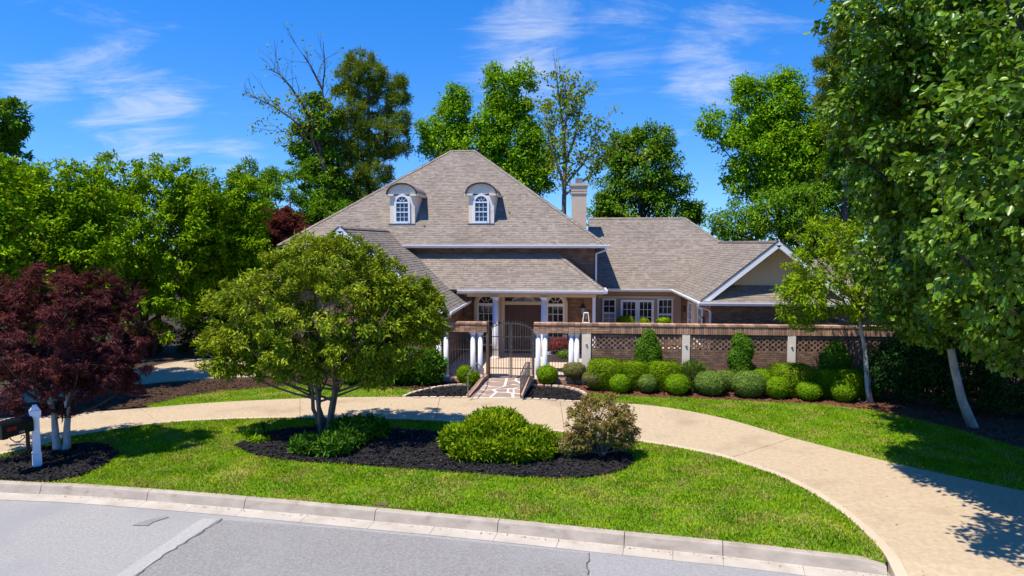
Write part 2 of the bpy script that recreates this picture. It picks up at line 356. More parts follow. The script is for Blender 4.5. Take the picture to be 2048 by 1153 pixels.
t = MB(); t.prism([(p.x, p.y) for p in edge_all] + [(400, 0), (400, 850), (-400, 850), (-400, 30)], -.44, -.03); structure(t.build('terrain', 'soil'))
pan_out = offs(KB, .12 + .07 + .34)
rd = MB(); rd.prism([(-300, -60), (300, -60), (300, pan_out[-1].y - 40)] + [(p.x, p.y) for p in reversed(edge_all)] + [(-300, 40)], -.40, -.2)
road = structure(rd.build('road', 'road_light'))
def sheet(poly, z, name, m, parent=None, kind='structure'):
    s = MB(); s.prism(poly, z - .003, z); o = s.build(name, m, parent)
    if kind and parent is None: o['kind'] = kind
    return o
RZ = -.2
dk = GP([(437, 1052), (560, 1061), (700, 1074), (900, 1095), (1050, 1110), (1178, 1122), (1174, 1180), (1150, 1500), (-900, 1500), (250, 1166)], RZ)
dk = [ground(x, y, RZ) for x, y in [(437, 1040), (700, 1060), (900, 1080), (1178, 1108), (1174, 1180), (1130, 1600), (-500, 1600), (250, 1165)]]
sheet(dk, RZ + .006, 'asphalt_patch', 'road_dark', road)
sm = [ground(x, y, RZ) for x, y in [(404, 1038), (437, 1040), (250, 1165), (-500, 1600), (-540, 1600), (214, 1165)]]
sheet(sm, RZ + .010, 'seam', 'road_seam', road)
md = [ground(x, y, RZ) for x, y in [(1178, 1104), (2100, 1190), (2500, 1300), (2300, 1800), (1130, 1600), (1174, 1180)]]
sheet(md, RZ + .004, 'asphalt_patch', 'road_mid', road)
tp = [ground(x, y, RZ) for x, y in [(265, 1052), (300, 1040), (334, 1033), (338, 1036), (318, 1042), (306, 1046), (296, 1053)]]
sheet(tp, RZ + .014, 'tar_patch', 'tar', road)
def crack(pts, w, seed):
    r_ = random.Random(seed); P = [ground(x, y, RZ) for x, y in pts]; out = []
    for a, b in zip(P[:-1], P[1:]):
        k = max(2, int((b - a).length / .12))
        for i in range(k): out.append(a.lerp(b, i / k) + Vector((r_.uniform(-.03, .03), r_.uniform(-.03, .03), 0)))
    vs = []; mb = MB()
    for i, p in enumerate(out):
        t_ = (out[min(i + 1, len(out) - 1)] - out[max(i - 1, 0)]).normalized(); q = Vector((-t_.y, t_.x, 0)) * w * r_.uniform(.4, 1.3); vs += [(p.x + q.x, p.y + q.y, RZ + .0165), (p.x - q.x, p.y - q.y, RZ + .0165)]
    mb.add(vs, [(2 * i, 2 * i + 1, 2 * i + 3, 2 * i + 2) for i in range(len(out) - 1)]); mb.build('crack', 'crack', road, fix=False)
crack([(445, 1040), (340, 1105), (262, 1160)], .010, 1); crack([(1180, 1108), (1172, 1160)], .010, 3)
# kerb segments and gutter pan segments, a joint between each
kerb = structure(empty('kerb', KB[len(KB) // 2])); pan = structure(empty('gutter_pan', KB[len(KB) // 2]))
cum = [0.0]
for i in range(1, len(KB)): cum.append(cum[-1] + (KB[i] - KB[i - 1]).length)
def on_line(line, s_):
    for i in range(1, len(cum)):
        if s_ <= cum[i] or i == len(cum) - 1:
            u = (s_ - cum[i - 1]) / max(cum[i] - cum[i - 1], 1e-6); return line[i - 1].lerp(line[i], u)
def s_of(px, py):
    q = ground(px, py); return cum[min(range(len(KB)), key=lambda i: (KB[i] - q).length)]
joints = [0.0] + [s_of(-420, 933), s_of(-60, 958), s_of(95, 967), s_of(300, 980), s_of(480, 993), s_of(757, 1018), s_of(1005, 1040), s_of(1250, 1065), s_of(1445, 1084)] + [cum[-1]]
def strip(prof, s0, s1, m, name, parent, step=.35, taper_end=False):
    lines = [(offs(KB, d), z) for d, z in prof]
    k = max(2, int((s1 - s0) / step) + 1); mb = MB(); vs = []; n = len(prof)
    for i in range(k):
        s_ = s0 + (s1 - s0) * i / (k - 1)
        for L_, z in lines:
            p = on_line(L_, s_)
            if taper_end and i == k - 1 and z > -.1: z = z - .07
            vs.append((p.x, p.y, z))
    fs = [(i * n + j, i * n + j + 1, (i + 1) * n + j + 1, (i + 1) * n + j) for i in range(k - 1) for j in range(n - 1)]
    fs += [tuple(range(n)), tuple(range((k - 1) * n, k * n))]
    fs += [(i * n, (i + 1) * n, (i + 1) * n + n - 1, i * n + n - 1) for i in range(k - 1)]
    mb.add(vs, fs); return mb.build(name, m, parent)
kprof = [(-.01, -.35), (-.01, .015), (.0, .025), (.13, .025), (.155, .012), (.165, -.01), (.215, -.155), (.215, -.35)]
pprof = [(.217, -.36), (.217, -.158), (.24, -.172), (.54, -.182), (.54, -.36)]
for a, b in zip(joints[:-1], joints[1:]):
    strip(kprof, a + .007, b - .007, 'kerb', 'kerb_stone', kerb, taper_end=(b == joints[-1]))
pj = []
for a, b in zip(joints[:-1], joints[1:]): pj += [a, (a + b) / 2]
pj.append(cum[-1])
for a, b in zip(pj[:-1], pj[1:]): strip(pprof, a + .004, b - .004, 'pan', 'concrete_slab', pan)

# ------------------------------------------------------------------ driveway
I_px = [(-260, 965), (60, 897), (150, 873), (320, 848), (450, 840), (600, 837), (750, 838), (870, 843), (1000, 853), (1130, 866), (1290, 886), (1400, 905), (1455, 919), (1560, 955), (1650, 1003), (1720, 1058), (1764, 1104)]
O_px = [(-420, 880), (0, 838), (110, 830), (280, 818), (430, 806), (600, 798), (740, 795), (880, 795), (1000, 797), (1120, 801), (1300, 812), (1440, 836), (1585, 877), (1740, 916), (1880, 948), (2070, 988), (2420, 1062)]
IN, OU = catmull(GP(I_px), 6), catmull(GP(O_px), 6)
drive = structure(empty('driveway', (0, 19, 0)))
_e = (ext_r[1] - KB[-1]).normalized(); EDN = Vector((-_e.y, _e.x, 0))           # inward normal of the road edge right of the kerb end
for dd in (-.08, .3, .66):
    IN.append(KB[-1] + Vector((.05 + dd * .1, 0, 0)) - EDN * dd); OU.append(KB[-1] + _e * 9.5 - EDN * dd)
def drz(x, y):                                                  # the apron dips towards the road
    d = (Vector((x, y, 0)) - KB[-1]).dot(EDN)
    return .012 - .19 * max(0, min(1, -d / .62)) if x > 3 else .012
cuts = [0, 18, 30, 42, 54, 72, 99]
for a, b in zip(cuts[:-1], cuts[1:]):
    b = min(b, len(IN) - 1); i_ = IN[a:b + 1]; o_ = OU[a:b + 1]
    sh = .006
    vs = []; n = 9
    for q, (p, r) in enumerate(zip(i_, o_)):
        tt = Vector((0, 0, 0))
        if q == 0 and a: tt = (IN[a + 1] - IN[a]).normalized() * sh
        if q == len(i_) - 1: tt = (IN[b - 1] - IN[b]).normalized() * sh
        for j in range(n):
            k0 = .205 / max((r - p).length, .3); w = (p + tt).lerp(r + tt, k0 + (1 - k0) * j / (n - 1)); vs.append((w.x, w.y, drz(w.x, w.y)))
        for j in (n - 1, 0):
            w = Vector(vs[len(vs) - n - (0 if j == n - 1 else 1) + (n - 1 if j == n - 1 else 0)]); vs.append((w.x, w.y, -.2))
    m_ = n + 2; fs = [(c * m_ + j, (c + 1) * m_ + j, (c + 1) * m_ + (j + 1) % m_, c * m_ + (j + 1) % m_) for c in range(len(i_) - 1) for j in range(m_)]
    fs += [tuple(range(m_)), tuple(range((len(i_) - 1) * m_, len(i_) * m_))]
    MB().add(vs, fs).build('concrete_slab', 'concrete', drive)
bv = []; bf = []
for p, r in zip(IN, OU):
    for f_, z in ((0, -.2), (0, .018), (.20, .016), (.20, -.2)):
        w = p + (r - p).normalized() * f_; bv.append((w.x, w.y, z if z < 0 else drz(w.x, w.y) + z - .012))
bf = [(c * 4 + j, (c + 1) * 4 + j, (c + 1) * 4 + j + 1, c * 4 + j + 1) for c in range(len(IN) - 1) for j in range(3)]
MB().add(bv, bf).build('concrete_border', 'concrete_edge', drive)
side_px = [(-120, 815), (120, 800), (255, 771), (330, 763), (430, 757), (600, 750), (720, 744), (720, 712), (560, 712), (400, 718), (330, 727), (270, 742), (150, 776), (-100, 792)]
s = MB(); s.prism(GP(side_px), -.1, .006); structure(s.build('side_driveway', 'concrete'))

# ------------------------------------------------------------------ lawns, beds
def smooth_poly(pts, sub=5): 
    q = catmull(pts + [pts[0]], sub); return q[:-1]
bed_px = [(470, 893), (505, 876), (560, 862), (650, 856), (800, 861), (880, 865), (1000, 872), (1100, 880), (1200, 893), (1255, 908), (1266, 925), (1240, 943), (1190, 954), (1120, 958), (1000, 952), (850, 942), (730, 933), (600, 924), (510, 911)]
BED = smooth_poly(GP(bed_px), 4)
mbed_px = [(-200, 950), (-60, 935), (60, 905), (110, 893), (170, 889), (215, 893), (238, 908), (205, 935), (165, 952), (100, 967), (0, 961), (-200, 951)]
MBED = GP(mbed_px[:-1])
kk = [p + Vector((0, -.025, 0)) for p in reversed(KB) if p.x > ground(-200, 950).x]
ISL = [p for p in IN[:-3] if p.x > ground(-215, 950).x] + kk
def lawn_mesh(name, poly, z, m, step=.5):
    mb = MB(); mb.prism(poly, z - .2, z); return structure(mb.build(name, m))
lawn_mesh('lawn', ISL, .0, 'lawn')
mul_line = [(1172, 787), (1250, 792), (1400, 798), (1550, 805), (1650, 810), (1740, 820), (1900, 855), (2048, 899), (2300, 975)]
OUr = [p for p in OU[:-3] if p.x > ground(1172, 803).x - .05]
RL = OUr + [ground(2420, 1040)] + [ground(*q) for q in reversed(mul_line)]
lawn_mesh('lawn', RL, .0, 'lawn')
ll_px_top = [(290, 811), (360, 794), (440, 782), (600, 769), (740, 773), (830, 780), (812, 791)]
LL = GP(ll_px_top) + [p for p in reversed(OU[:-3]) if ground(290, 815).x < p.x < ground(806, 795).x]
lawn_mesh('lawn', LL, .0, 'lawn')
# mulch beds: a bumpy ground sheet plus loose chips on it
def mulch(name, poly, m, z, n, seed, chip=(.05, .018), h=.05):
    rg = np.random.default_rng(seed)
    root = MB(); root.prism(poly, z - .12, z); o = structure(root.build(name, m))
    X, Y = scatter(poly, n, rg); k = len(X)
    a = rg.uniform(0, 6.283, k); el = rg.normal(0, .35, k); L = rg.uniform(.5, 1.5, k) * chip[0]; w = rg.uniform(.6, 1.4, k) * chip[1]
    D = np.stack([np.cos(a) * np.cos(el), np.sin(a) * np.cos(el), np.sin(el)], 1); Sd = np.stack([-np.sin(a), np.cos(a), rg.normal(0, .3, k)], 1)
    P = np.stack([X, Y, z + rg.uniform(.002, h, k) * .6], 1)
    c = [P - D * L[:, None] - Sd * w[:, None], P + D * L[:, None] - Sd * w[:, None], P + D * L[:, None] + Sd * w[:, None], P - D * L[:, None] + Sd * w[:, None]]
    V = np.stack(c, 1).reshape(-1, 3); Fc = np.arange(4 * k).reshape(k, 4)
    q = link('mulch_chips', np_mesh('mulch_chips', V, Fc, m), o); q['kind'] = 'stuff'; return o
mulch('black_mulch_bed', BED, 'mulch_black', .03, 16000, 1)
mulch('black_mulch_bed', MBED, 'mulch_black', .03, 9000, 2)
wallbed = GP([(1064, 778), (1110, 772), (1150, 780), (1172, 788)] + mul_line[1:]) + [Vector((22, 25.3, 0)), Vector((-1.4, 25.75, 0))]
mulch('brown_mulch_bed', wallbed, 'mulch_brown', .012, 26000, 3)
leftbed = GP([(60, 815), (230, 789), (255, 776), (400, 765), (600, 754), (760, 745), (890, 762), (905, 772), (830, 781), (740, 775), (600, 771), (440, 784), (360, 796), (290, 813), (150, 826)])
mulch('leaf_litter_bed', leftbed, 'mulch_litter', .008, 9000, 4)
lbl = GP([(812, 794), (840, 785), (880, 778), (920, 775), (942, 775), (930, 794)]); mulch('black_mulch_bed', lbl, 'mulch_black', .03, 2500, 5, chip=(.04, .014))
lbr = GP([(1056, 776), (1090, 776), (1130, 780), (1158, 788), (1167, 796), (1160, 802), (1120, 800), (1046, 797)]); mulch('black_mulch_bed', lbr, 'mulch_black', .03, 2500, 6, chip=(.04, .014))
def edging(line, seed, group_name):
    root = structure(empty('bed_edging', line[0])); L = catmull(line, 10); acc = 0; last = L[0]
    base = MB().box((0, 0, 0), (.21, .13, .06)).mesh('edging_brick', 'edge_brick')
    d = 0; prev = L[0]
    for p in L[1:]:
        d += (p - prev).length
        if d >= .235:
            d = 0; tt = (p - last).normalized(); c = (p + last) / 2
            b = link('brick', base, root, (c.x, c.y, .022 + rnd.uniform(-.005, .006))); b.rotation_euler = (0, rnd.uniform(-.03, .03), math.atan2(tt.y, tt.x)); last = p
        prev = p
edging(GP([(806, 795), (835, 784), (878, 775), (920, 771), (944, 771)]), 1, 'l')
edging(GP([(1060, 772), (1092, 772), (1134, 776), (1164, 785), (1173, 796), (1163, 805), (1120, 803), (1048, 799)]), 2, 'r')
edging(GP([(938, 797), (870, 797), (810, 797)]), 3, 'f')
# grass blades
def grass(name, poly, dens, seed, holes=(), h=.055, dry=.12):
    rg = np.random.default_rng(seed)
    for nm, m, fr, hh in (('grass', 'grass', 1 - dry, 1.0), ('dry_grass', 'grass_dry', dry, .8)):
        X, Y = scatter(poly, int(area_box(poly) * dens * fr), rg, holes)
        if nm == 'dry_grass':                            # straw gathers in loose patches
            f = np.sin(X * 1.9 + 1.3 * np.sin(Y * 2.3)) * np.sin(Y * 2.7 + .8 * np.sin(X * 1.1)) + rg.normal(0, .45, len(X)); k = f > .25; X, Y = X[k], Y[k]
        k = len(X); a = rg.uniform(0, 6.283, k); lean = rg.uniform(.1, .9, k); H = rg.uniform(.5, 1.25, k) * h * hh; w = rg.uniform(.006, .012, k)
        wave = 1 + .25 * np.sin(X * 3.1 + np.sin(Y * 4)) * np.sin(Y * 3.7); H = H * wave
        P = np.stack([X, Y, np.full(k, .0)], 1); D = np.stack([np.cos(a), np.sin(a), np.zeros(k)], 1); Q = np.stack([-np.sin(a), np.cos(a), np.zeros(k)], 1)
        Z = np.array([[0, 0, 1.0]])
        mid = P + D * (H * lean * .35)[:, None] + Z * (H * .62)[:, None]; tip = P + D * (H * lean)[:, None] + Z * (H * (1.05 - lean * .35))[:, None]
        V = np.stack([P - Q * w[:, None], P + Q * w[:, None], mid + Q * (w * .8)[:, None], tip, mid - Q * (w * .8)[:, None]], 1).reshape(-1, 3)
        Fc = np.arange(5 * k).reshape(k, 5)
        o = link(nm, np_mesh(nm, V, Fc, m)); tag(o, None, None, None, 'stuff')
        o['label'] = ('short green grass blades of the ' if nm == 'grass' else 'straw coloured dry blades scattered in the ') + name; o['category'] = 'grass'
grass('front island lawn', ISL, 1500, 11, (BED, MBED), dry=.30)
grass('lawn strip below the clipped bushes', RL, 900, 12, (), h=.05, dry=.05)
grass('lawn strip left of the entrance path', LL, 700, 13, (), h=.05, dry=.05)

# ------------------------------------------------------------------ bricks and shingles
def brick_wall(o, u, n, x0, x1, z0, z1, holes=(), lattice=None, m='brick', proud=.012, seed=0, bl=.205, bh=.068, j=.010, mbs=None):
    """Courses of bricks on the plane through o with horizontal axis u and outward normal n."""
    rg = random.Random(seed); mb = mbs or MB(); u = Vector(u); n = Vector(n); o = Vector(o); r = 0; z = z0
    while z + bh <= z1 + .02:
        x = x0 - (bl / 2 if r % 2 else 0)
        while x < x1:
            a, b = max(x, x0), min(x + bl, x1); cx, cz = (a + b) / 2, z + bh / 2
            ok = b - a > .03 and not any(h[0] < cx < h[1] and h[2] < cz < h[3] for h in holes)
            if ok:
                p = proud * rg.uniform(.6, 1.25); vs = []
                for e, q in ((0, -.02), (1, p)):
                    for (xx, zz_) in ((a, z), (b, z), (b, z + bh), (a, z + bh)): vs.append(o + u * xx + Vector((0, 0, zz_)) + n * q)
                mb.add(vs, [(4, 5, 6, 7), (0, 1, 5, 4), (1, 2, 6, 5), (2, 3, 7, 6), (3, 0, 4, 7)])
            x += bl + j
        z += bh + j; r += 1
    return mb
def shingles(mb, poly, up, nrm, seed, exp=.145, wid=.30):
    """Courses of shingles over a flat roof plane (convex polygon in 3D); up = direction up the slope."""
    rg = random.Random(seed); up = Vector(up).normalized(); nrm = Vector(nrm).normalized(); u = up.cross(nrm).normalized()
    P = [Vector(p) for p in poly]; o = P[0]; q = [((p - o).dot(u), (p - o).dot(up)) for p in P]
    v0 = min(b for a, b in q); v1 = max(b for a, b in q)
    def span(v):
        xs = []
        for i in range(len(q)):
            (a, b), (c, d) = q[i - 1], q[i]
            if (b - v) * (d - v) <= 0 and abs(b - d) > 1e-9: xs.append(a + (c - a) * (v - b) / (d - b))
            elif abs(b - d) <= 1e-9 and abs(b - v) < 1e-6: xs += [a, c]
        return (min(xs), max(xs)) if xs else None
    v = v0; r = 0
    while v < v1 - .01:
        vt = min(v + exp, v1 - 1e-4); A, B = span(v + 1e-5), span(vt)
        if A and B:
            x = min(A[0], B[0]) - rg.uniform(0, wid); e = max(A[1], B[1])
            while x < e:
                w = rg.choice((.14, .17, .2, .24, .3)) * wid / .3; x2 = x + w - .004
                c = lambda t, s_: max(s_[0], min(s_[1], t))
                a0, a1, b0, b1 = c(x, A), c(x2, A), c(x, B), c(x2, B)
                if a1 - a0 > .01 or b1 - b0 > .01:
                    h = .016 + rg.choice((0, 0, .006, .010)); dv = rg.uniform(-.006, .006)
                    pt = lambda xx, vv, hh: o + u * xx + up * vv + nrm * hh
                    mb.add([pt(a0, v + dv, h), pt(a1, v + dv, h), pt(b1, vt + .01, .007), pt(b0, vt + .01, .007), pt(a0, v + dv, 0), pt(a1, v + dv, 0)],
                           [(0, 1, 2, 3), (4, 5, 1, 0)])
                x += w
        v += exp; r += 1
    return mb
house = empty('house', (-3, 32, 0), 'wide brown brick house with steep grey-brown hipped roof and two arched dormers', 'house')
sm_ = [0]
def roof_part(planes, name='roof', under=None, caps=()):
    """planes: list of (polygon, slope direction up, normal, draw shingles)."""
    mb = MB(); sh = MB()
    for k, (poly, up, nrm, draw) in enumerate(planes):
        mb.slab(poly, .12, nrm)
        if draw: sm_[0] += 1; shingles(sh, poly, up, nrm, 100 + sm_[0])
    r = mb.build(name, 'underlay', house)
    if sh.v: sh.build('shingles', 'shingle', r, kind='stuff', fix=False)
    if caps:
        cb = MB()
        for a, b in caps:
            a, b = Vector(a), Vector(b); L = (b - a).length; k = max(1, int(L / .16)); d = (b - a) / k
            side = d.cross(Vector((0, 0, 1))).normalized()
            for i in range(k):
                p = a + d * i; q = p + d * 1.05
                lift = Vector((0, 0, .03 + rnd.uniform(0, .008))); l2 = Vector((0, 0, .018)); dn = Vector((0, 0, -.085)) if abs(d.z) < .3 * d.length else Vector((0, 0, -.055))
                cb.add([p + lift, p + side * .15 + dn + lift, p - side * .15 + dn + lift, q + l2, q + side * .15 + dn + l2, q - side * .15 + dn + l2,],
                       [(0, 1, 4, 3), (2, 0, 3, 5), (0, 2, 1)])
        cb.build('ridge_cap', 'shingle', r, fix=False)
    return r
def slope(kx, ky, p):                                           # plane rising towards (kx,ky) at pitch p: (up, normal)
    up = Vector((kx, ky, p)).normalized(); n = Vector((-kx * p, -ky * p, 1)).normalized(); return up, n
pm, pw = .75, .80
# main hipped roof
ex0, ex1, ey0, ey1, ez = -13.8, 1.65, 31.2, 45.2, 5.22
A, B, Cc, D_ = (ex0, ey0, ez), (ex1, ey0, ez), (ex1, ey1, ez), (ex0, ey1, ez); ry = (ey0 + ey1) / 2
Rl, Rr = (-6.75, ry, ez + pm * 7), (-5.36, ry, ez + pm * 7)
main = roof_part([([A, B, Rr, Rl], *slope(0, 1, pm), True), ([B, Cc, Rr], *slope(-1, 0, pm), True), ([Cc, D_, Rl, Rr], *slope(0, -1, pm), False), ([D_, A, Rl], *slope(1, 0, pm), True)],
                 caps=[(Rl, Rr), (B, Rr), (A, Rl)])
# porch roof
pe = 3.27
pp = [(-5.3, 29.55, pe), (1.47, 29.55, pe), (-.68, 31.7, pe + pm * 2.15), (-7.5, 31.7, pe + pm * 2.15)]
roof_part([(pp, *slope(0, 1, pm), True), ([(1.47, 29.55, pe), (1.47, 31.72, pe), (-.68, 31.7, pe + pm * 2.15)], *slope(-1, 0, pm), True)], caps=[(pp[1], pp[2])])
# left gabled wing
lx, lz, lp = -4.6, 2.70, .775; lr = (-8.75, lz + lp * 4.15); yb = 32.6
roof_part([([(lx, 25.4, lz), (lx, yb, lz), (lr[0], yb, lr[1]), (lr[0], 25.4, lr[1])], *slope(-1, 0, lp), True),
           ([(-12.9, yb, lz), (-12.9, 25.4, lz), (lr[0], 25.4, lr[1]), (lr[0], yb, lr[1])], *slope(1, 0, lp), True)], caps=[((lr[0], 25.4, lr[1]), (lr[0], yb, lr[1]))])
# right rear roof
rz0, ry0 = 3.0, 34.8
roof_part([([(1.15, ry0, rz0), (5.1, ry0, rz0), (8.08, 37.97, 5.38), (6.5, 39.8, 6.75), (1.0, 39.8, 6.75)], *slope(0, 1, pm), True),
           ([(8.08, 37.97, 5.38), (11.4, 34.9, 3.0), (11.4, 44.6, 3.0), (6.5, 39.8, 6.75)], *slope(-1, 0, pm), False),
           ([(11.4, 44.6, 3.0), (1.0, 44.6, 3.0), (1.0, 39.8, 6.75), (6.5, 39.8, 6.75)], *slope(0, -1, pm), False)], caps=[((1.0, 39.8, 6.75), (6.5, 39.8, 6.75)), ((8.08, 37.97, 5.38), (6.5, 39.8, 6.75))])
# right gabled wing
gx0, gxr, gx1, gz, gzr, gf = 5.1, 8.08, 11.06, 3.0, 5.38, 27.5
roof_part([([(gx0, gf, gz), (gx0, 34.85, gz), (gxr, 37.97, gzr), (gxr, gf, gzr)][::-1], *slope(1, 0, pw), True),
           ([(gx1, 34.9, gz), (gx1, gf, gz), (gxr, gf, gzr), (gxr, 37.97, gzr)], *slope(-1, 0, pw), True)], caps=[((gxr, gf, gzr), (gxr, 37.97, gzr))])
# skirt roof under the right gable
roof_part([([(5.16, 27.4, 2.97), (11.0, 27.4, 2.97), (10.4, 28.25, 3.59), (5.76, 28.25, 3.59)], *slope(0, 1, .73), True)])
# extension at the far right
roof_part([([(10.6, 28.6, 2.7), (15.6, 28.6, 2.7), (15.6, 31.6, 4.6), (10.6, 31.6, 4.6)], *slope(0, 1, .63), True)])

# ------------------------------------------------------------------ house walls
def wall(x0, x1, y0, y1, z0, z1, m='mortar'):
    return MB().b2(x0, x1, y0, y1, z0, z1).build('wall', m, house)
w_main = wall(-13.2, 1.10, 31.7, 44.7, 0, 5.2)
w_left = wall(-12.4, -5.08, 25.9, 31.68, 0, 2.85)
w_back = wall(1.12, 5.62, 35.3, 44, 0, 3.0, 'stucco_tan')
w_right = wall(5.64, 10.6, 28.02, 44, 0, 3.05)
w_ext = wall(10.62, 15.2, 29, 36, 0, 2.75, 'stucco_tan')
D1 = (-3.2, -1.2); 
bw = brick_wall((0, 31.7, 0), (1, 0, 0), (0, -1, 0), -5.05, 1.09, .14, 3.0, holes=((-4.3, .0, 0, 2.95),), seed=1)
brick_wall((0, 31.7, 0), (1, 0, 0), (0, -1, 0), -7.6, 1.09, 4.35, 5.12, seed=2, mbs=bw)
brick_wall((1.10, 31.7, 0), (0, 1, 0), (1, 0, 0), 0, 3.6, .14, 5.1, seed=8, mbs=bw)
bw.build('bricks', 'brick', w_main, kind='stuff', fix=False)
bw = brick_wall((0, 25.9, 0), (1, 0, 0), (0, -1, 0), -12.4, -5.09, .05, 2.75, seed=3)
brick_wall((-5.08, 25.9, 0), (0, 1, 0), (1, 0, 0), 0, 5.75, .1, 2.75, seed=4, mbs=bw)
bw.build('bricks', 'brick', w_left, kind='stuff', fix=False)
bw = brick_wall((0, 28.02, 0), (1, 0, 0), (0, -1, 0), 5.64, 10.58, 1.2, 3.0, seed=5)
brick_wall((5.64, 28.02, 0), (0, -1, 0), (-1, 0, 0), -7.2, -0.01, .9, 3.0, seed=6, holes=((-5.2, -3.7, 0, 3), (-2.75, -1.2, 0, 3)), mbs=bw)
bw.build('bricks', 'brick', w_right, kind='stuff', fix=False)
# gable of the left wing, gable siding of the right wing (each board a piece)
gl = MB(); zt = lambda x, c, ztop, p: ztop - abs(x - c) * p
gl.add([(-12.3, 25.92, 2.85), (-5.1, 25.92, 2.85), (-8.75, 25.92, 5.72), (-12.3, 26.1, 2.85), (-5.1, 26.1, 2.85), (-8.75, 26.1, 5.72)], [(0, 1, 2), (5, 4, 3), (0, 3, 4, 1), (1, 4, 5, 2), (2, 5, 3, 0)])
gl.build('gable_wall', 'brick', house)
gs = MB(); gs.add([(5.85, 28.3, 3.45), (10.3, 28.3, 3.45), (gxr, 28.3, 5.26), (5.85, 28.5, 3.45), (10.3, 28.5, 3.45), (gxr, 28.5, 5.26)], [(0, 1, 2), (5, 4, 3), (0, 3, 4, 1), (1, 4, 5, 2), (2, 5, 3, 0)])
gable = gs.build('gable_wall', 'siding', house)
z = 3.45
while z < 5.15:
    hw0 = (5.24 - z) / .8; hw1 = max(.02, (5.24 - z - .15) / .8)
    MB().add([(gxr - hw0, 28.27, z), (gxr + hw0, 28.27, z), (gxr + hw1, 28.288, z + .148), (gxr - hw1, 28.288, z + .148), (gxr - hw0, 28.3, z), (gxr + hw0, 28.3, z)], [(0, 1, 2, 3), (4, 5, 1, 0)]).build('siding_board', 'siding', gable, fix=False)
    z += .152
# soffits and ceilings
MB().b2(ex0 + .05, ex1 - .05, 31.25, 45.1, 5.10, 5.17).build('soffit', 'soffit', house)
MB().b2(-5.02, 1.40, 29.66, 31.69, 3.06, 3.13).build('ceiling', 'soffit', house)
MB().b2(1.42, 5.2, 34.86, 35.29, 2.86, 2.93).build('soffit', 'soffit', house)
MB().b2(5.16, 5.63, 27.6, 34.8, 2.86, 2.92).build('soffit', 'soffit', house)
MB().b2(5.18, 11.0, 27.48, 28.0, 2.84, 2.90).build('soffit', 'soffit', house)
MB().b2(-5.07, -4.66, 25.5, 30.4, 2.58, 2.63).build('soffit', 'soffit', house)
MB().b2(-4.6, 1.12, 29.93, 30.13, 2.93, 3.055).build('beam', 'trim_cream', house)
# gutters: K profile along a line
def gutter(a, b, out, drop=.0, w=.115, h=.115, fascia=.14):
    a, b, out = Vector(a), Vector(b), Vector(out); mb = MB()
    prof = [(0, 0), (0, -h), (w * .62, -h), (w * .8, -h * .55), (w, -h * .35), (w, 0.012), (w - .012, .012), (w - .012, -.02), (.01, -.02)]
    n = len(prof); vs = [p + out * x + Vector((0, 0, z_)) for p in (a, b) for x, z_ in prof]
    mb.add(vs, [(i, n + i, n + (i + 1) % n, (i + 1) % n) for i in range(n)] + [tuple(range(n)), tuple(range(2 * n - 1, n - 1, -1))])
    mb.add([p - out * q + Vector((0, 0, z_)) for p in (a, b) for q, z_ in ((.002, .0), (.002, -fascia), (.03, -fascia), (.03, 0))], [(0, 1, 2, 3), (7, 6, 5, 4), (0, 4, 5, 1), (1, 5, 6, 2), (2, 6, 7, 3), (3, 7, 4, 0)])
    return mb.build('gutter', 'white', house)
gutter((-8.2, ey0 - .005, ez - .0), (ex1 + .1, ey0 - .005, ez - .0), (0, -1, 0))
gutter((ex1 + .005, ey0 - .1, ez), (ex1 + .005, ey1, ez), (1, 0, 0))
gutter((-4.95, 29.545, pe), (1.58, 29.545, pe), (0, -1, 0), h=.125)
gutter((1.475, 29.45, pe), (1.475, 31.69, pe), (1, 0, 0), h=.125)
gutter((1.2, ry0 - .005, rz0), (gx0 - .02, ry0 - .005, rz0), (0, -1, 0))
gutter((gx0 - .005, 27.4, gz - .01), (gx0 - .005, ry0 - .02, gz - .01), (-1, 0, 0))
gutter((5.02, 27.395, 2.975), (11.15, 27.395, 2.975), (0, -1, 0), h=.13)
gutter((lx + .005, 25.4, lz), (lx + .005, 30.6, lz), (1, 0, 0))
gutter((10.6, 28.595, 2.7), (15.6, 28.595, 2.7), (0, -1, 0))
def rake(a, b, y, m='white'):                                   # barge boards along a gable, with a dark drip edge above
    a, b = Vector(a), Vector(b); mb = MB(); d = (b - a).normalized(); n = Vector((0, -1, 0)).cross(d); n = n if n.z > 0 else -n
    o = Vector((0, -.045, 0)); vs = [p + q for p in (a, b) for q in (n * .02, n * -.20, n * -.20 + o, n * .02 + o)]
    mb.add(vs, [(0, 1, 2, 3), (7, 6, 5, 4), (0, 4, 5, 1), (1, 5, 6, 2), (2, 6, 7, 3), (3, 7, 4, 0)]); r = mb.build('rake_board', m, house)
    k = MB(); vs = [p + q for p in (a, b) for q in (n * .05, n * .021, n * .021 + o * 1.5, n * .05 + o * 1.5)]
    k.add(vs, [(0, 1, 2, 3), (7, 6, 5, 4), (0, 4, 5, 1), (1, 5, 6, 2), (2, 6, 7, 3), (3, 7, 4, 0)]); k.build('drip_edge', 'drip', r)
    if a.x < b.x: MB().add([(b.x, y - .055, b.z + .075), (b.x - .17, y - .055, b.z - .16), (b.x + .17, y - .055, b.z - .16), (b.x, y - .0, b.z + .075), (b.x - .17, y, b.z - .16), (b.x + .17, y, b.z - .16)], [(0, 1, 2), (5, 4, 3), (0, 3, 4, 1), (1, 4, 5, 2), (2, 5, 3, 0)]).build('apex_board', m, r)
rake((gx0 + .05, gf - .005, gz - .0), (gxr, gf - .005, gzr), gf); rake((gx1 - .05, gf - .005, gz), (gxr, gf - .005, gzr), gf)
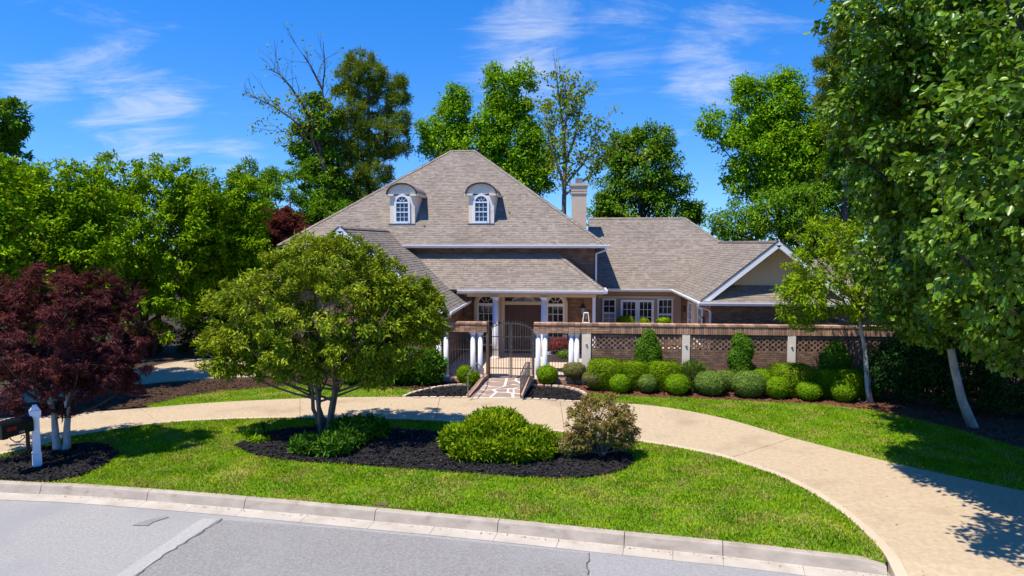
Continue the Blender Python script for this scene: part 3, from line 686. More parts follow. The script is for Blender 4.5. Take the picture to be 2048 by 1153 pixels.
rake((lx - .02, 25.395, lz - .0), (lr[0], 25.395, lr[1]), 25.4); rake((-12.88, 25.395, lz), (lr[0], 25.395, lr[1]), 25.4)
# undersides of the two gable overhangs
for (a, b, y0, y1) in (((gx0, gz), (gxr, gzr), gf + .03, 28.27), ((gx1, gz), (gxr, gzr), gf + .03, 28.27)):
    MB().add([(a[0], y0, a[1] - .14), (b[0], y0, b[1] - .14), (b[0], y1, b[1] - .14), (a[0], y1, a[1] - .14), (a[0], y0, a[1] - .16), (b[0], y0, b[1] - .16), (b[0], y1, b[1] - .16), (a[0], y1, a[1] - .16)],
             [(0, 1, 2, 3), (7, 6, 5, 4), (0, 4, 5, 1), (1, 5, 6, 2), (2, 6, 7, 3), (3, 7, 4, 0)]).build('soffit', 'soffit', house)
def downspout(pts, m='white'):
    mb = MB()
    for a, b in zip(pts[:-1], pts[1:]): mb.bar(a, b, .075, .055)
    mb.build('downspout', m, house)
downspout([(1.60, 31.28, 5.05), (1.60, 31.28, 4.99), (1.16, 31.66, 4.82), (1.16, 31.66, 3.3)])
downspout([(5.05, 27.62, 2.88), (5.05, 27.62, 2.78), (5.52, 27.9, 2.62), (5.60, 27.93, 2.55), (5.60, 27.93, .1)])
downspout([(lx + .05, 25.55, 2.58), (lx + .03, 25.55, 2.5), (-4.9, 25.78, 2.36), (-5.02, 25.80, 2.2)], 'trim_cream')
# porch floor and step
MB().b2(-5.05, 1.1, 29.75, 31.69, .0, .16).build('porch_floor', 'court', house)
# porch columns: base, shaft, capital
def column(c, z0, z1, r, parent, m='white', n=18):
    x, y = c; H_ = z1 - z0
    sh = MB().lathe((x, y, z0), [(r * 1.02, .12), (r * 1.0, H_ * .3), (r * .88, H_ - .12)], n).build('column', m, parent, smooth=True)
    MB().lathe((x, y, z0), [(r * 1.28, .0), (r * 1.28, .06), (r * 1.18, .085), (r * 1.08, .12)], n).build('base', m, sh)
    MB().lathe((x, y, z1), [(r * .89, -.125), (r * 1.05, -.10), (r * .95, -.085), (r * 1.2, -.04)], n).box((x, y, z1 - .02), (r * 2.6, r * 2.6, .04)).build('capital', m, sh)
    return sh
for x in (-3.33, -1.17): column((x, 30.03), .16, 2.93, .145, house)
MB().box((1.02, 30.03, 1.545), (.13, .13, 2.77)).build('porch_post', 'white', house)
# windows: frame (a part), with panes and bars under it
def grid_window(x0, x1, z0, z1, y, nx, nz, m='glass', fr=.07, meet=None, mun=.022, nrm=(0, -1, 0), ux=(1, 0, 0), o=None):
    u = Vector(ux); n = Vector(nrm); o = Vector(o) if o is not None else Vector((0, y, 0))
    P = lambda a, zz_, d: o + u * a + Vector((0, 0, zz_)) + n * d
    def bx(mb, a, b, c, d, e0, e1):
        vs = [P(xx, zz_, e) for e in (e0, e1) for xx, zz_ in ((a, c), (b, c), (b, d), (a, d))]
        mb.add(vs, [(3, 2, 1, 0), (4, 5, 6, 7), (0, 1, 5, 4), (1, 2, 6, 5), (2, 3, 7, 6), (3, 0, 4, 7)])
    f = MB(); bx(f, x0, x0 + fr, z0, z1, -.02, .05); bx(f, x1 - fr, x1, z0, z1, -.02, .05); bx(f, x0 + fr, x1 - fr, z1 - fr, z1, -.02, .05); bx(f, x0 + fr, x1 - fr, z0, z0 + fr, -.02, .055)
    if meet: bx(f, x0 + fr, x1 - fr, meet - .03, meet + .03, -.02, .045)
    w = f.build('window', 'white', house); a0, a1, b0, b1 = x0 + fr, x1 - fr, z0 + fr, z1 - fr
    for i in range(nx):
        for k in range(nz):
            q = MB(); e = .012; t_ = rnd.uniform(-.002, .002)
            c0, c1, d0, d1 = a0 + (a1 - a0) * i / nx + mun / 2, a0 + (a1 - a0) * (i + 1) / nx - mun / 2, b0 + (b1 - b0) * k / nz + mun / 2, b0 + (b1 - b0) * (k + 1) / nz - mun / 2
            q.add([P(c0, d0, .015), P(c1, d0, .015 + t_), P(c1, d1, .015 + t_), P(c0, d1, .015)], [(0, 1, 2, 3)]); q.build('pane', m if not callable(m) else m(k), w, fix=False)
    if nx * nz > 1:
        g_ = MB()
        for i in range(1, nx): xx = a0 + (a1 - a0) * i / nx; bx(g_, xx - mun / 2, xx + mun / 2, b0, b1, .0, .03)
        for k in range(1, nz):
            zz_ = b0 + (b1 - b0) * k / nz
            for i in range(nx): bx(g_, a0 + (a1 - a0) * i / nx + (mun / 2 if i else 0), a0 + (a1 - a0) * (i + 1) / nx - (mun / 2 if i < nx - 1 else 0), zz_ - mun / 2, zz_ + mun / 2, .0, .03)
        g_.build('muntin', 'white', w)
    return w
def arch_pts(cx, z, r, ry, a0=0, a1=math.pi, k=14): return [(cx + r * math.cos(a0 + (a1 - a0) * i / k), z + ry * math.sin(a0 + (a1 - a0) * i / k)) for i in range(k + 1)]
def arch_band(mb, cx, z, r0, r1, ry0, ry1, y0, y1, k=14):
    p, q = arch_pts(cx, z, r0, ry0, k=k), arch_pts(cx, z, r1, ry1, k=k)
    for i in range(k):
        vs = [(a[0], y, a[1]) for y in (y0, y1) for a in (p[i], p[i + 1], q[i + 1], q[i])]
        mb.add(vs, [(0, 1, 2, 3), (7, 6, 5, 4), (0, 4, 5, 1), (1, 5, 6, 2), (2, 6, 7, 3), (3, 7, 4, 0)])
def fan(parent, cx, z, r, ry, y, m, spokes=5, mun=.02):        # fan light: panes between spokes
    ri = r * .34
    for i in range(spokes - 1):
        a0 = math.pi * i / (spokes - 1) + .05; a1 = math.pi * (i + 1) / (spokes - 1) - .05
        o_, n_ = arch_pts(cx, z, r * .97, ry * .97, a0, a1, 4), arch_pts(cx, z, ri * 1.08, ri * 1.08 * ry / r, a0, a1, 4)
        MB().add([(a, y, b) for a, b in o_ + n_[::-1]], [tuple(range(10))]).build('pane', m, parent, fix=False)
    MB().add([(a, y, b) for a, b in arch_pts(cx, z + .01, ri * .9, ri * .9 * ry / r, 0, math.pi, 8)], [tuple(range(9))]).build('pane', m, parent, fix=False)
    mb = MB(); arch_band(mb, cx, z, ri * .92, ri * 1.06, ri * .92 * ry / r, ri * 1.06 * ry / r, y - .025, y + .01, 8)
    for i in range(1, spokes - 1):
        a = math.pi * i / (spokes - 1); mb.bar((cx + ri * math.cos(a), y - .008, z + ri * ry / r * math.sin(a)), (cx + r * math.cos(a), y - .008, z + ry * math.sin(a)), mun)
    mb.build('muntin', 'white', parent)
# arched porch windows with tan surrounds
for cx in (-3.95, -.70):
    sr = MB(); sr.b2(cx - .56, cx - .42, 31.60, 31.71, .16, 2.50); sr.b2(cx + .42, cx + .56, 31.60, 31.71, .16, 2.50); arch_band(sr, cx, 2.5, .42, .56, .40, .52, 31.60, 31.71)
    sr.build('window_surround', 'trim_cream', house)
    MB().b2(cx - .42, cx + .42, 31.695, 31.705, .3, 2.9).build('wall', 'glass', house)
    w = grid_window(cx - .42, cx + .42, .5, 2.44, 31.67, 3, 5, fr=.075)
    fm = MB(); arch_band(fm, cx, 2.5, .345, .42, .33, .40, 31.62, 31.69); fm.b2(cx - .42, cx + .42, 31.615, 31.69, 2.44, 2.5)
    fo = fm.build('fanlight', 'white', house); fan(fo, cx, 2.5, .345, .33, 31.66, 'glass')
# entrance: double door with transom
ds = MB(); ds.b2(-3.22, -3.07, 31.58, 31.72, .16, 2.93); ds.b2(-1.33, -1.18, 31.58, 31.72, .16, 2.93); ds.b2(-3.07, -1.33, 31.58, 31.72, 2.44, 2.56); ds.b2(-3.07, -1.33, 31.58, 31.72, 2.86, 2.93)
ds.build('door_frame', 'trim_cream', house)
MB().b2(-3.40, -3.22, 31.66, 31.72, .16, 2.93).build('wall', 'trim_cream', house)
tf = MB(); tf.b2(-3.07, -1.33, 31.64, 31.70, 2.56, 2.60); tf.b2(-3.07, -1.33, 31.64, 31.70, 2.83, 2.86); arch_band(tf, -2.2, 2.6, .50, .53, .20, .23, 31.635, 31.66)
tr_ = tf.build('transom', 'white', house)
for a, b, mm in ((-3.07, -2.74, 'glass'), (-2.70, -2.22, 'glass'), (-2.18, -1.70, 'blind'), (-1.66, -1.33, 'glass')): MB().b2(a, b, 31.665, 31.68, 2.6, 2.83).build('pane', mm, tr_)
for a, b in ((-3.065, -2.205), (-2.195, -1.335)):
    d = MB().b2(a, b, 31.64, 31.70, .17, 2.43).build('door', 'door', house)
    for (c0, c1, e0, e1) in ((.10, .41, 1.55, 2.25), (.45, .76, 1.55, 2.25), (.10, .41, .75, 1.45), (.45, .76, .75, 1.45), (.10, .76, .28, .65)):
        MB().box((a + (c0 + c1) / 2, 31.632, (e0 + e1) / 2), (c1 - c0, .03, e1 - e0)).build('door_panel', 'door', d)
    hx = b - .07 if a < -2.5 else a + .07
    MB().tube([(hx, 31.62, 1.05), (hx, 31.57, 1.05), (hx, 31.57, 1.25), (hx, 31.62, 1.25)], .012, 6).build('handle', 'iron_blk', d)
# small call box beside the door
MB().box((-3.31, 31.63, 1.55), (.10, .05, .14)).build('intercom', 'iron_blk', house)
# windows of the rear right block
MB().b2(1.40, 5.3, 35.24, 35.3, 2.47, 2.60).build('window_head', 'trim_cream', house)
grid_window(1.63, 2.32, 1.05, 2.46, 35.25, 2, 4, m=lambda k: 'blind' if k < 2 else 'glass', meet=1.72)
grid_window(2.55, 3.42, .25, 2.42, 35.25, 3, 5, fr=.12); grid_window(3.40, 4.24, .25, 2.42, 35.25, 3, 5, fr=.12)
grid_window(4.42, 5.20, .95, 2.48, 35.25, 3, 4, meet=1.66)
# side of the right wing: two narrow windows and a pilaster
for ya, yb_ in ((31.95, 33.0), (29.5, 30.5)):
    grid_window(-yb_, -ya, .9, 2.55, 0, 2, 4, nrm=(-1, 0, 0), ux=(0, -1, 0), o=(5.60, 0, 0))
MB().b2(5.5, 5.63, 30.9, 31.4, 0, 2.85).build('pilaster', 'trim_cream', house)
for yy in (33.9, 29.0):
    MB().box((5.55, yy, 2.1), (.06, .12, .3)).box((5.5, yy, 2.2), (.1, .1, .04)).build('wall_lamp', 'iron_blk', house)
MB().box((5.56, 28.35, 2.55), (.10, .08, .09)).build('flood_lamp', 'iron_blk', house)
# chimney with flue
ch = MB().b2(.02, .83, 37.6, 38.3, 5.6, 8.15).build('chimney', 'chimney', house)
MB().b2(-.03, .88, 37.55, 38.35, 8.0, 8.08).build('band', 'chimney', ch)
cb = MB(); cb.b2(-.02, .87, 37.56, 38.34, 8.15, 8.42); cb.b2(-.08, .93, 37.5, 38.4, 8.42, 8.55); cb.build('chimney_cap', 'chimney', ch)
MB().b2(.22, .62, 37.75, 38.15, 8.55, 8.86).build('flue', 'metal_cap', ch)
# dormers
def dormer(cx, yf=32.55):
    z0 = ez + pm * (yf - ey0); h = 1.36; hw = .61; zt_ = z0 + h
    w = MB(); y1 = yf + h / pm + .1
    w.b2(cx - hw, cx + hw, yf, yf + .04, z0 - .05, zt_)
    for sgn in (-1, 1):
        a, b = (cx + sgn * hw, cx + sgn * (hw - .05))
        w.add([(a, yf + .04, z0 - .2), (a, yf + .04, zt_), (a, y1, zt_), (b, yf + .04, z0 - .2), (b, yf + .04, zt_), (b, y1, zt_)], [(0, 1, 2), (5, 4, 3), (0, 3, 4, 1), (1, 4, 5, 2), (2, 5, 3, 0)])
    d = w.build('dormer', 'stucco', house)
    # eave returns each side and arched pediment
    for sgn in (-1, 1):
        xa, xb = cx + sgn * .40, cx + sgn * .80
        MB().b2(min(xa, xb), max(xa, xb), yf - .14, yf - .002, zt_ - .02, zt_ + .07).build('eave', 'cream_white', d)
        xa = cx + sgn * .62; MB().b2(min(xa, xb), max(xa, xb), yf - .0, yf + 1.75, zt_ - .02, zt_ + .06).build('eave', 'cream_white', d)
    p = MB(); k = 18; q = arch_pts(cx, zt_ + .06, .70, .47, k=k)
    p.add([(a, yf - .03, b) for a, b in q] + [(a, yf + .06, b) for a, b in q], [tuple(range(k + 1)), tuple(range(2 * k + 1, k, -1))] + [(i, k + 1 + i, k + 2 + i, i + 1) for i in range(k)] + [(k, 2 * k + 1, k + 1, 0)])
    p.build('pediment', 'stucco', d)
    rf = MB(); arch_band(rf, cx, zt_ + .06, .70, .76, .47, .53, yf - .14, yf + 2.55, k); rr = rf.build('roof', 'shingle', d)
    for sgn in (-1, 1):
        xa, xb = cx + sgn * .70, cx + sgn * .83
        s_ = MB(); s_.add([(xa, yf - .02, zt_ + .17), (xb, yf - .17, zt_ + .065), (xb, yf + 1.9, zt_ + .065), (xa, yf + 2.1, zt_ + .17), (xa, yf - .02, zt_ + .07), (xb, yf - .17, zt_ + .061), (xb, yf + 1.9, zt_ + .061), (xa, yf + 2.1, zt_ + .07)],
             [(0, 1, 2, 3), (7, 6, 5, 4), (0, 4, 5, 1), (1, 5, 6, 2), (2, 6, 7, 3), (3, 7, 4, 0)]); s_.build('roof', 'shingle', d)
    k_ = MB(); arch_band(k_, cx, zt_ + .06, .70, .765, .47, .545, yf - .165, yf - .141, k); k_.build('drip_edge', 'drip', d)
    MB().b2(cx - hw - .03, cx + hw + .03, yf - .13, yf - .002, z0 - .14, z0 + .012).build('flashing', 'flash', d)
    # window
    f = MB(); y = yf - .06; W_ = .38; zb, zs = z0 + .02, z0 + 1.02; fr = .09
    f.b2(cx - W_, cx - W_ + fr, y, yf - .002, zb, zs); f.b2(cx + W_ - fr, cx + W_, y, yf - .002, zb, zs); f.b2(cx - W_ + fr, cx + W_ - fr, y - .02, yf - .002, zb, zb + .10)
    f.b2(cx - W_ + fr, cx + W_ - fr, y, yf - .002, zs - .03, zs + .03); f.b2(cx - W_ + fr, cx + W_ - fr, y + .008, yf - .002, z0 + .54, z0 + .585)
    arch_band(f, cx, zs, W_ - fr, W_, W_ - fr, W_ + .02, y, yf - .002, 14)
    f.b2(cx - W_, cx - W_ + fr, y, yf - .002, zs, zs + .001)
    wf = f.build('window_frame', 'white', d)
    xs = [cx - W_ + fr + (2 * (W_ - fr)) * i / 3 for i in range(4)]; zs_ = [zb + .10, zb + .305, z0 + .54, z0 + .585, z0 + .78, zs - .03]
    for i in range(3):
        for (c, e_) in ((0, 1), (1, 2), (3, 4), (4, 5)):
            pm_ = MB(); j1 = rnd.uniform(-.004, .004)
            pm_.add([(xs[i] + .01, yf - .02 + j1, zs_[c] + .008), (xs[i + 1] - .01, yf - .02, zs_[c] + .008), (xs[i + 1] - .01, yf - .02 + j1, zs_[e_] - .008), (xs[i] + .01, yf - .02, zs_[e_] - .008)], [(0, 1, 2, 3)]); pm_.build('pane', 'glass_skytint', d, fix=False)
    mu = MB()
    for i in (1, 2): mu.b2(xs[i] - .01, xs[i] + .01, yf - .04, yf - .002, zb + .10, zs - .03)
    for zz_ in (zb + .305, z0 + .78): 
        for i in range(3): mu.b2(xs[i] + .01, xs[i + 1] - .01, yf - .04, yf - .002, zz_ - .009, zz_ + .009)
    mu.build('muntin', 'white', d)
    fan(d, cx, zs + .03, W_ - fr, W_ - fr - .03, yf - .02, 'glass_skytint', 5, .018)
dormer(-8.12); dormer(-4.28)
# plumbing vents on the roof
for x, y in ((-3.0, 33.2), (-7.0, 32.3)):
    MB().tube([(x, y, ez + pm * (y - ey0) - .05), (x, y, ez + pm * (y - ey0) + .12)], .035, 8).build('vent_pipe', 'metal_cap', house)

# ------------------------------------------------------------------ courtyard wall with brick parts
WY = 25.6; zb0, zb1 = 1.93, 2.30
cw = empty('courtyard_wall', (4, WY, 0), 'long brown brick courtyard wall with cream pilasters and pierced lattice band', 'garden wall')
pil = ((.43, .76), (4.13, 4.41), (7.93, 8.21), (11.75, 12.03))
for a, b in pil:
    p = MB().b2(a, b, WY - .04, WY + .34, 0, zb0).build('pilaster', 'stucco', cw)
    MB().b2(a - .025, b + .025, WY - .065, WY - .039, 0, .16).build('plinth', 'stucco', p)
    MB().lathe(((a + b) / 2, WY - .055, 1.52), [(.03, -.03), (.045, 0), (.03, .03)], 8).build('wall_light', 'lamp', p)
# solid courses around the lattice band: bricks; band holes are real openings
bx_ = []                                                          # (x0,x1,z0,z1,y0,y1)
bl, bh, jt = .205, .067, .011; panels = [(pil[i][1], pil[i + 1][0]) for i in range(3)] + [(12.03, 18.0)]
lz0, lz1 = 1.345, 1.80
core = MB()
for a, b in panels:
    core.b2(a, b, WY + .03, WY + .27, 0, lz0); core.b2(a, b, WY + .03, WY + .27, lz1, zb0)
core.build('wall_core', 'mortar', cw)
big, small = [], []
for pi, (a, b) in enumerate(panels):
    for (za, zb_) in ((0.02, lz0 - .005), (lz1 + .004, zb0 - .005)):
        z = za; r = 0
        while z + bh <= zb_ + .015:
            x = a - (bl / 2 if r % 2 else 0)
            while x < b:
                q0, q1 = max(x, a), min(x + bl, b)
                if q1 - q0 > .03: small.append((q0, q1, z, min(z + bh, zb_), WY + rnd.uniform(-.003, .004), WY + .05))
                x += bl + jt
            z += bh + jt; r += 1
    z = lz0; r = 0
    while z < lz1 - .03:                                          # pierced band: bricks laid with gaps
        x = a - (.105 if r % 2 else 0) + .0
        while x < b:
            q0, q1 = max(x, a), min(x + .128, b)
            if q1 - q0 > .03: small.append((q0, q1, z, z + .090, WY + .01 + rnd.uniform(-.004, .004), WY + .14))
            x += .21
        z += .0910; r += 1
x = -1.38
while x < 18.0:                                                  # coping headers, then the soldier course beneath
    if x < 12: big.append((x, x + .205, 2.225, 2.30, WY - .075 + rnd.uniform(-.004, .004), WY + .33))
    else: small.append((x, x + .205, 2.225, 2.30, WY - .075, WY + .33))
    x += .220
x = -1.38
while x < 18.0:
    tgt = big if x < 11.6 else small
    wdt = .066 if x > 1.35 else .205
    if wdt > .1:
        for zz_ in (1.935, 2.012, 2.089): tgt.append((x, x + wdt, zz_, zz_ + .068, WY - .05 + rnd.uniform(-.003, .004), WY + .30))
        tgt.append((x, x + wdt, 2.166, 2.214, WY - .05, WY + .3))
    else: tgt.append((x, x + wdt, 1.935, 2.215, WY - .05 + rnd.uniform(-.004, .005), WY + .30))
    x += wdt + .014
MB().b2(-1.375, 18.0, WY - .038, WY + .29, 1.93, 2.29).build('band_core', 'mortar', cw)
print('wall brick pieces', len(big), len(small))
for q0, q1, z0_, z1_, y0_, y1_ in big[:300]:
    MB().b2(q0, q1, y0_, y1_, z0_, z1_).build('brick', 'brick_warm', cw, fix=False)
sb = MB()
for q0, q1, z0_, z1_, y0_, y1_ in big[300:] + small: sb.b2(q0, q1, y0_, y1_, z0_, z1_)
sb.build('bricks', 'brick', cw, kind='stuff', fix=False)
# paired columns standing on a brick plinth, part of the wall
CB, CT = .17, 1.925
MB().b2(-1.42, .42, WY - .1, WY + .35, 0, CB).build('plinth', 'brick_warm', cw)
for x in (-1.22, -.96, .03, .24): column((x, WY + .10), CB, CT, .098, cw, n=16)
# left portal
lw = empty('courtyard_wall', (-4.2, WY, 0), 'short brick lintel on paired white columns left of the iron gate', 'garden wall')
MB().b2(-5.3, -3.17, WY - .03, WY + .29, 1.93, 2.29).build('band_core', 'mortar', lw)
x = -5.3
while x < -3.3:
    e = min(x + .205, -3.165)
    MB().b2(x, e, WY - .075 + rnd.uniform(-.004, .004), WY + .33, 2.225, 2.30).build('brick', 'brick_warm', lw, fix=False)
    for zz_ in (1.935, 2.012, 2.089, 2.160):
        MB().b2(x + .0, e, WY - .05 + rnd.uniform(-.003, .004), WY + .30, zz_, min(zz_ + .066, 2.214)).build('brick', 'brick_warm', lw, fix=False)
    x += .216
MB().b2(-5.3, -3.17, WY - .1, WY + .35, 0, CB).build('plinth', 'brick_warm', lw)
for x in (-5.04, -4.76, -3.72, -3.43): column((x, WY + .10), CB, CT, .098, lw, n=16)
MB().b2(-3.20, -3.10, WY - .02, WY + .25, .1, 2.33).build('jamb', 'rust', lw)

# ------------------------------------------------------------------ iron fence panels and arched gate
def fence_panel(x0, x1, label):
    e = empty('iron_fence', ((x0 + x1) / 2, WY + .15, CB), label, 'fence', 'iron panels between the white columns')
    for z_ in (.26, 1.22, 1.62, 1.85): MB().b2(x0, x1, WY + .125, WY + .155, z_, z_ + .03).build('rail', 'iron', e)
    n = max(2, int((x1 - x0) / .105)); bm_ = MB().b2(-.009, .009, -.009, .009, 0, 1.72).mesh('bar', 'iron')
    for i in range(n): link('bar', bm_, e, (x0 + (x1 - x0) * (i + .5) / n, WY + .115, CB + .03))
fence_panel(-4.66, -3.82, 'black iron bar panel between the column pairs left of the gate')
fence_panel(-.85, -.07, 'black iron bar panel right of the gate with a red shrub behind')
GX0, GX1, GY = -3.09, -1.44, WY + .12
def gz_top(x): return 1.86 + .40 * math.sqrt(max(0, 1 - ((x - (GX0 + GX1) / 2) / ((GX1 - GX0) / 2 + .06)) ** 2))
for k, (a, b, lab) in enumerate(((GX0, -2.275, 'left leaf of the arched wrought iron gate, by the brown jamb'), (-2.255, GX1, 'right leaf of the arched wrought iron gate, by the grey post'))):
    e = empty('gate_leaf', ((a + b) / 2, GY, .2), lab, 'gate', 'leaves of the arched iron gate')
    for z_ in (.22, .52, 1.22, 1.73): MB().b2(a, b, GY - .015, GY + .015, z_, z_ + .032).build('rail', 'iron', e)
    MB().tube([(a + (b - a) * i / 10, GY, gz_top(a + (b - a) * i / 10)) for i in range(11)], .022, 6).build('arch_rail', 'iron', e)
    for xx in (a + .015, b - .015): MB().b2(xx - .018, xx + .018, GY - .018, GY + .018, .18, gz_top(xx)).build('stile', 'iron', e)
    n = 8
    for i in range(n):
        xx = a + (b - a) * (i + .7) / (n + .4); zt_ = gz_top(xx)
        mb = MB().b2(xx - .009, xx + .009, GY - .031, GY - .014, .22, zt_ + .04)
        mb.lathe((xx, GY - .022, zt_ + .04), [(.008, 0), (.018, .025), (.002, .075)], 6); mb.build('bar', 'iron', e, fix=False)
gp = empty('gate_post', (-1.40, GY, .1), 'slim grey steel post carrying the right gate leaf', 'post')
MB().b2(-1.43, -1.36, GY - .035, GY + .035, .05, 1.99).build('post', 'iron', gp); MB().lathe((-1.395, GY, 1.99), [(.045, 0), (.045, .02), (.01, .07)], 8).build('finial', 'iron', gp)
MB().box((-1.445, GY - .03, 1.5), (.05, .05, .09)).build('hinge', 'iron', gp)
# ------------------------------------------------------------------ walkway ramp of irregular stones
wk = structure(empty('walkway', (-2.6, 24.2, 0)))
fl, fr_, bl_, br_ = ground(932, 797), ground(1041, 797), Vector((-3.05, 25.75, 0)), Vector((-1.50, 25.75, 0))
ramp = lambda y: .02 + .13 * max(0, min(1, (y - fl.y) / (25.6 - fl.y)))
MB().prism([fl, fr_, br_, bl_], -.2, lambda x, y: ramp(y)).build('grout_bed', 'grout', wk)
def quad_pt(u, v): return fl.lerp(fr_, u).lerp(bl_.lerp(br_, u), v)
rows = 5; ri = random.Random(5)
gridp = {}
cols = 5
for j in range(rows + 1):
    for i in range(cols + 1):
        u = i / cols + (ri.uniform(-.07, .07) if 0 < i < cols else 0); v = j / rows + (ri.uniform(-.06, .06) if 0 < j < rows else 0)
        if j % 2 and 0 < i < cols: u += .07
        gridp[i, j] = (u, v)
used = set()
for j in range(rows):
    for i in range(cols):
        if (i, j) in used: continue
        cells = [(i, j)]
        if ri.random() < .45 and i + 1 < cols: cells.append((i + 1, j)); used.add((i + 1, j))
        a, b = cells[0], cells[-1]
        ring = [gridp[a[0], j], gridp[(a[0] + b[0] + 1) // 2, j], gridp[b[0] + 1, j], gridp[b[0] + 1, j + 1], gridp[(a[0] + b[0] + 1) // 2, j + 1], gridp[a[0], j + 1]]
        ring = [q for n_, q in enumerate(ring) if q not in ring[:n_]]
        cu, cv = sum(q[0] for q in ring) / len(ring), sum(q[1] for q in ring) / len(ring)
        pts = []
        for q in ring:
            du, dv = cu - q[0], cv - q[1]; L_ = math.hypot(du * 1.8, dv * 2.7); s_ = .062 / max(L_, .1)
            p = quad_pt(q[0] + du * s_ * 1.2, q[1] + dv * s_ * 1.2); pts.append((p.x, p.y))
        hh = ri.uniform(.008, .016)
        st = MB().prism(pts, lambda x, y: ramp(y) - .02, lambda x, y, hh=hh: ramp(y) + hh).build('stone', 'stone', wk)
# low sloping brick cheeks beside the ramp, with timber caps
for a, b, nm in ((ground(936, 797), Vector((-3.2, 25.48, 0)), 'left'), (ground(1044, 797), Vector((-1.42, 25.48, 0)), 'right')):
    d = (b - a).normalized(); nn = Vector((-d.y, d.x, 0)); mid = (a + b) / 2
    c = empty('cheek_wall', (mid.x, mid.y, 0), 'low sloping brick cheek wall on the %s side of the stone path' % nm, 'low wall')
    mb = MB()
    for j in range(3):
        n = int((b - a).length / .216)
        for i in range(n):
            p = a + d * (.11 + i * .216 + (.05 if j % 2 else 0)); top = .09 + .20 * i / n
            if j * .078 + .05 > top: continue
            MB().box((p.x, p.y, .02 + j * .078 + .034), (.205, .10, .067), math.atan2(d.y, d.x)).build('brick', 'brick_warm', c, fix=False)
    MB().bar((a.x, a.y, .09), (b.x, b.y, .315), .15, .04).build('coping', 'brick_warm', c)
def mesh_panel(p0, p1, h0, h1, label, wires=True, m='iron'):
    c = empty('mesh_panel', ((p0.x + p1.x) / 2, (p0.y + p1.y) / 2, 0), label, 'mesh panel')
    f = MB(); t0, t1 = p0 + Vector((0, 0, h0)), p1 + Vector((0, 0, h1))
    mid = p0.lerp(p1, .55) + Vector((0, 0, h0 + .06))
    f.bar(p0, t0, .03); f.bar(p1, t1, .03); f.bar(t0, mid, .025); f.bar(mid, t1, .025); f.bar(p0 + Vector((0, 0, .1)), p1 + Vector((0, 0, .1)), .02); f.build('frame', m, c)
    if wires:
        w = MB(); n = 26
        for i in range(1, n):
            q = p0.lerp(p1, i / n); top = (h0 + .05) if i < n * .55 else h0 + .05 + (h1 - h0 - .05) * (i / n - .55) / .45
            w.bar(q + Vector((0, 0, .1)), q + Vector((0, 0, top)), .007)
        k = 16
        for i in range(1, k):
            zz_ = Vector((0, 0, .1 + min(h0, h1) * .92 * i / k)); w.bar(p0 + zz_, p1 + zz_, .007)
        w.build('wire_mesh', m, c, kind='stuff')
mesh_panel(ground(1041, 795, .12), Vector((-1.52, 25.3, .3)), .78, .55, 'dark wire mesh panel standing on the right edge of the stone path')
mesh_panel(ground(936, 795, .12), Vector((-3.22, 25.0, .28)), .78, .35, 'thin pale post with sagging wire beside the left edge of the path', wires=False, m='metal_cap')
# courtyard floor
cf = MB(); cf.b2(-5.05, 5.6, 25.95, 29.74, -.05, .15); cf.b2(1.12, 5.6, 29.745, 35.2, -.05, .15); structure(cf.build('courtyard_floor', 'court'))
# pendant lantern under the porch and the frame lantern standing on the wall
pl = empty('porch_lantern', (.55, 30.5, 2.2), 'black hanging lantern under the porch ceiling by the right post', 'lantern')
MB().tube([(.55, 30.5, 3.06), (.55, 30.5, 2.62)], .012, 6).build('chain', 'iron_blk', pl); MB().lathe((.55, 30.5, 2.42), [(.02, .22), (.05, .18), (.17, .02), (.17, 0)], 6).build('lamp_cap', 'iron_blk', pl)
MB().lathe((.55, 30.5, 2.12), [(.09, 0), (.125, .29)], 6).build('lamp_glass', 'lamp', pl)
fm = MB(); 
for i in range(6):
    a = i * math.pi / 3; fm.bar((.55 + .094 * math.cos(a), 30.5 + .094 * math.sin(a), 2.12), (.55 + .13 * math.cos(a), 30.5 + .13 * math.sin(a), 2.42), .016)
fm.lathe((.55, 30.5, 2.04), [(.03, 0), (.10, .05), (.10, .08)], 6); fm.build('frame', 'iron_blk', pl)
wl = empty('wall_lantern', (.58, WY + .13, 2.30), 'open cream frame lantern standing on top of the brick wall', 'lantern')
fm = MB()
for sx in (-1, 1):
    for sy in (-1, 1): fm.bar((.58 + sx * .125, WY + .13 + sy * .10, 2.31), (.58 + sx * .075, WY + .13 + sy * .07, 2.67), .028)
fm.b2(.49, .67, WY + .045, WY + .215, 2.67, 2.70); fm.b2(.45, .71, WY + .02, WY + .24, 2.302, 2.325); fm.build('frame', 'stucco', wl)
MB().lathe((.58, WY + .13, 2.45), [(.02, .18), (.035, .12), (.03, .02), (.015, 0)], 8).build('bulb', 'lamp', wl)
# stone planter with white pedestal behind the right fence panel
pt = empty('stone_planter', (-.45, 27.4, .15), 'grey stone trough planter on white legs behind the right iron panel', 'planter')
pb = MB(); pb.add([(-1.0, 27.1, .55), (.2, 27.1, .55), (.2, 27.7, .55), (-1.0, 27.7, .55), (-1.15, 27.0, .85), (.35, 27.0, .95), (.35, 27.8, .95), (-1.15, 27.8, .85)], [(3, 2, 1, 0), (4, 5, 6, 7), (0, 1, 5, 4), (1, 2, 6, 5), (2, 3, 7, 6), (3, 0, 4, 7)]); pb.build('trough', 'planter', pt)
for x in (-.9, .08): MB().box((x, 27.4, .35), (.12, .45, .4)).box((x, 27.4, .19), (.22, .55, .06)).build('leg', 'white_old', pt)
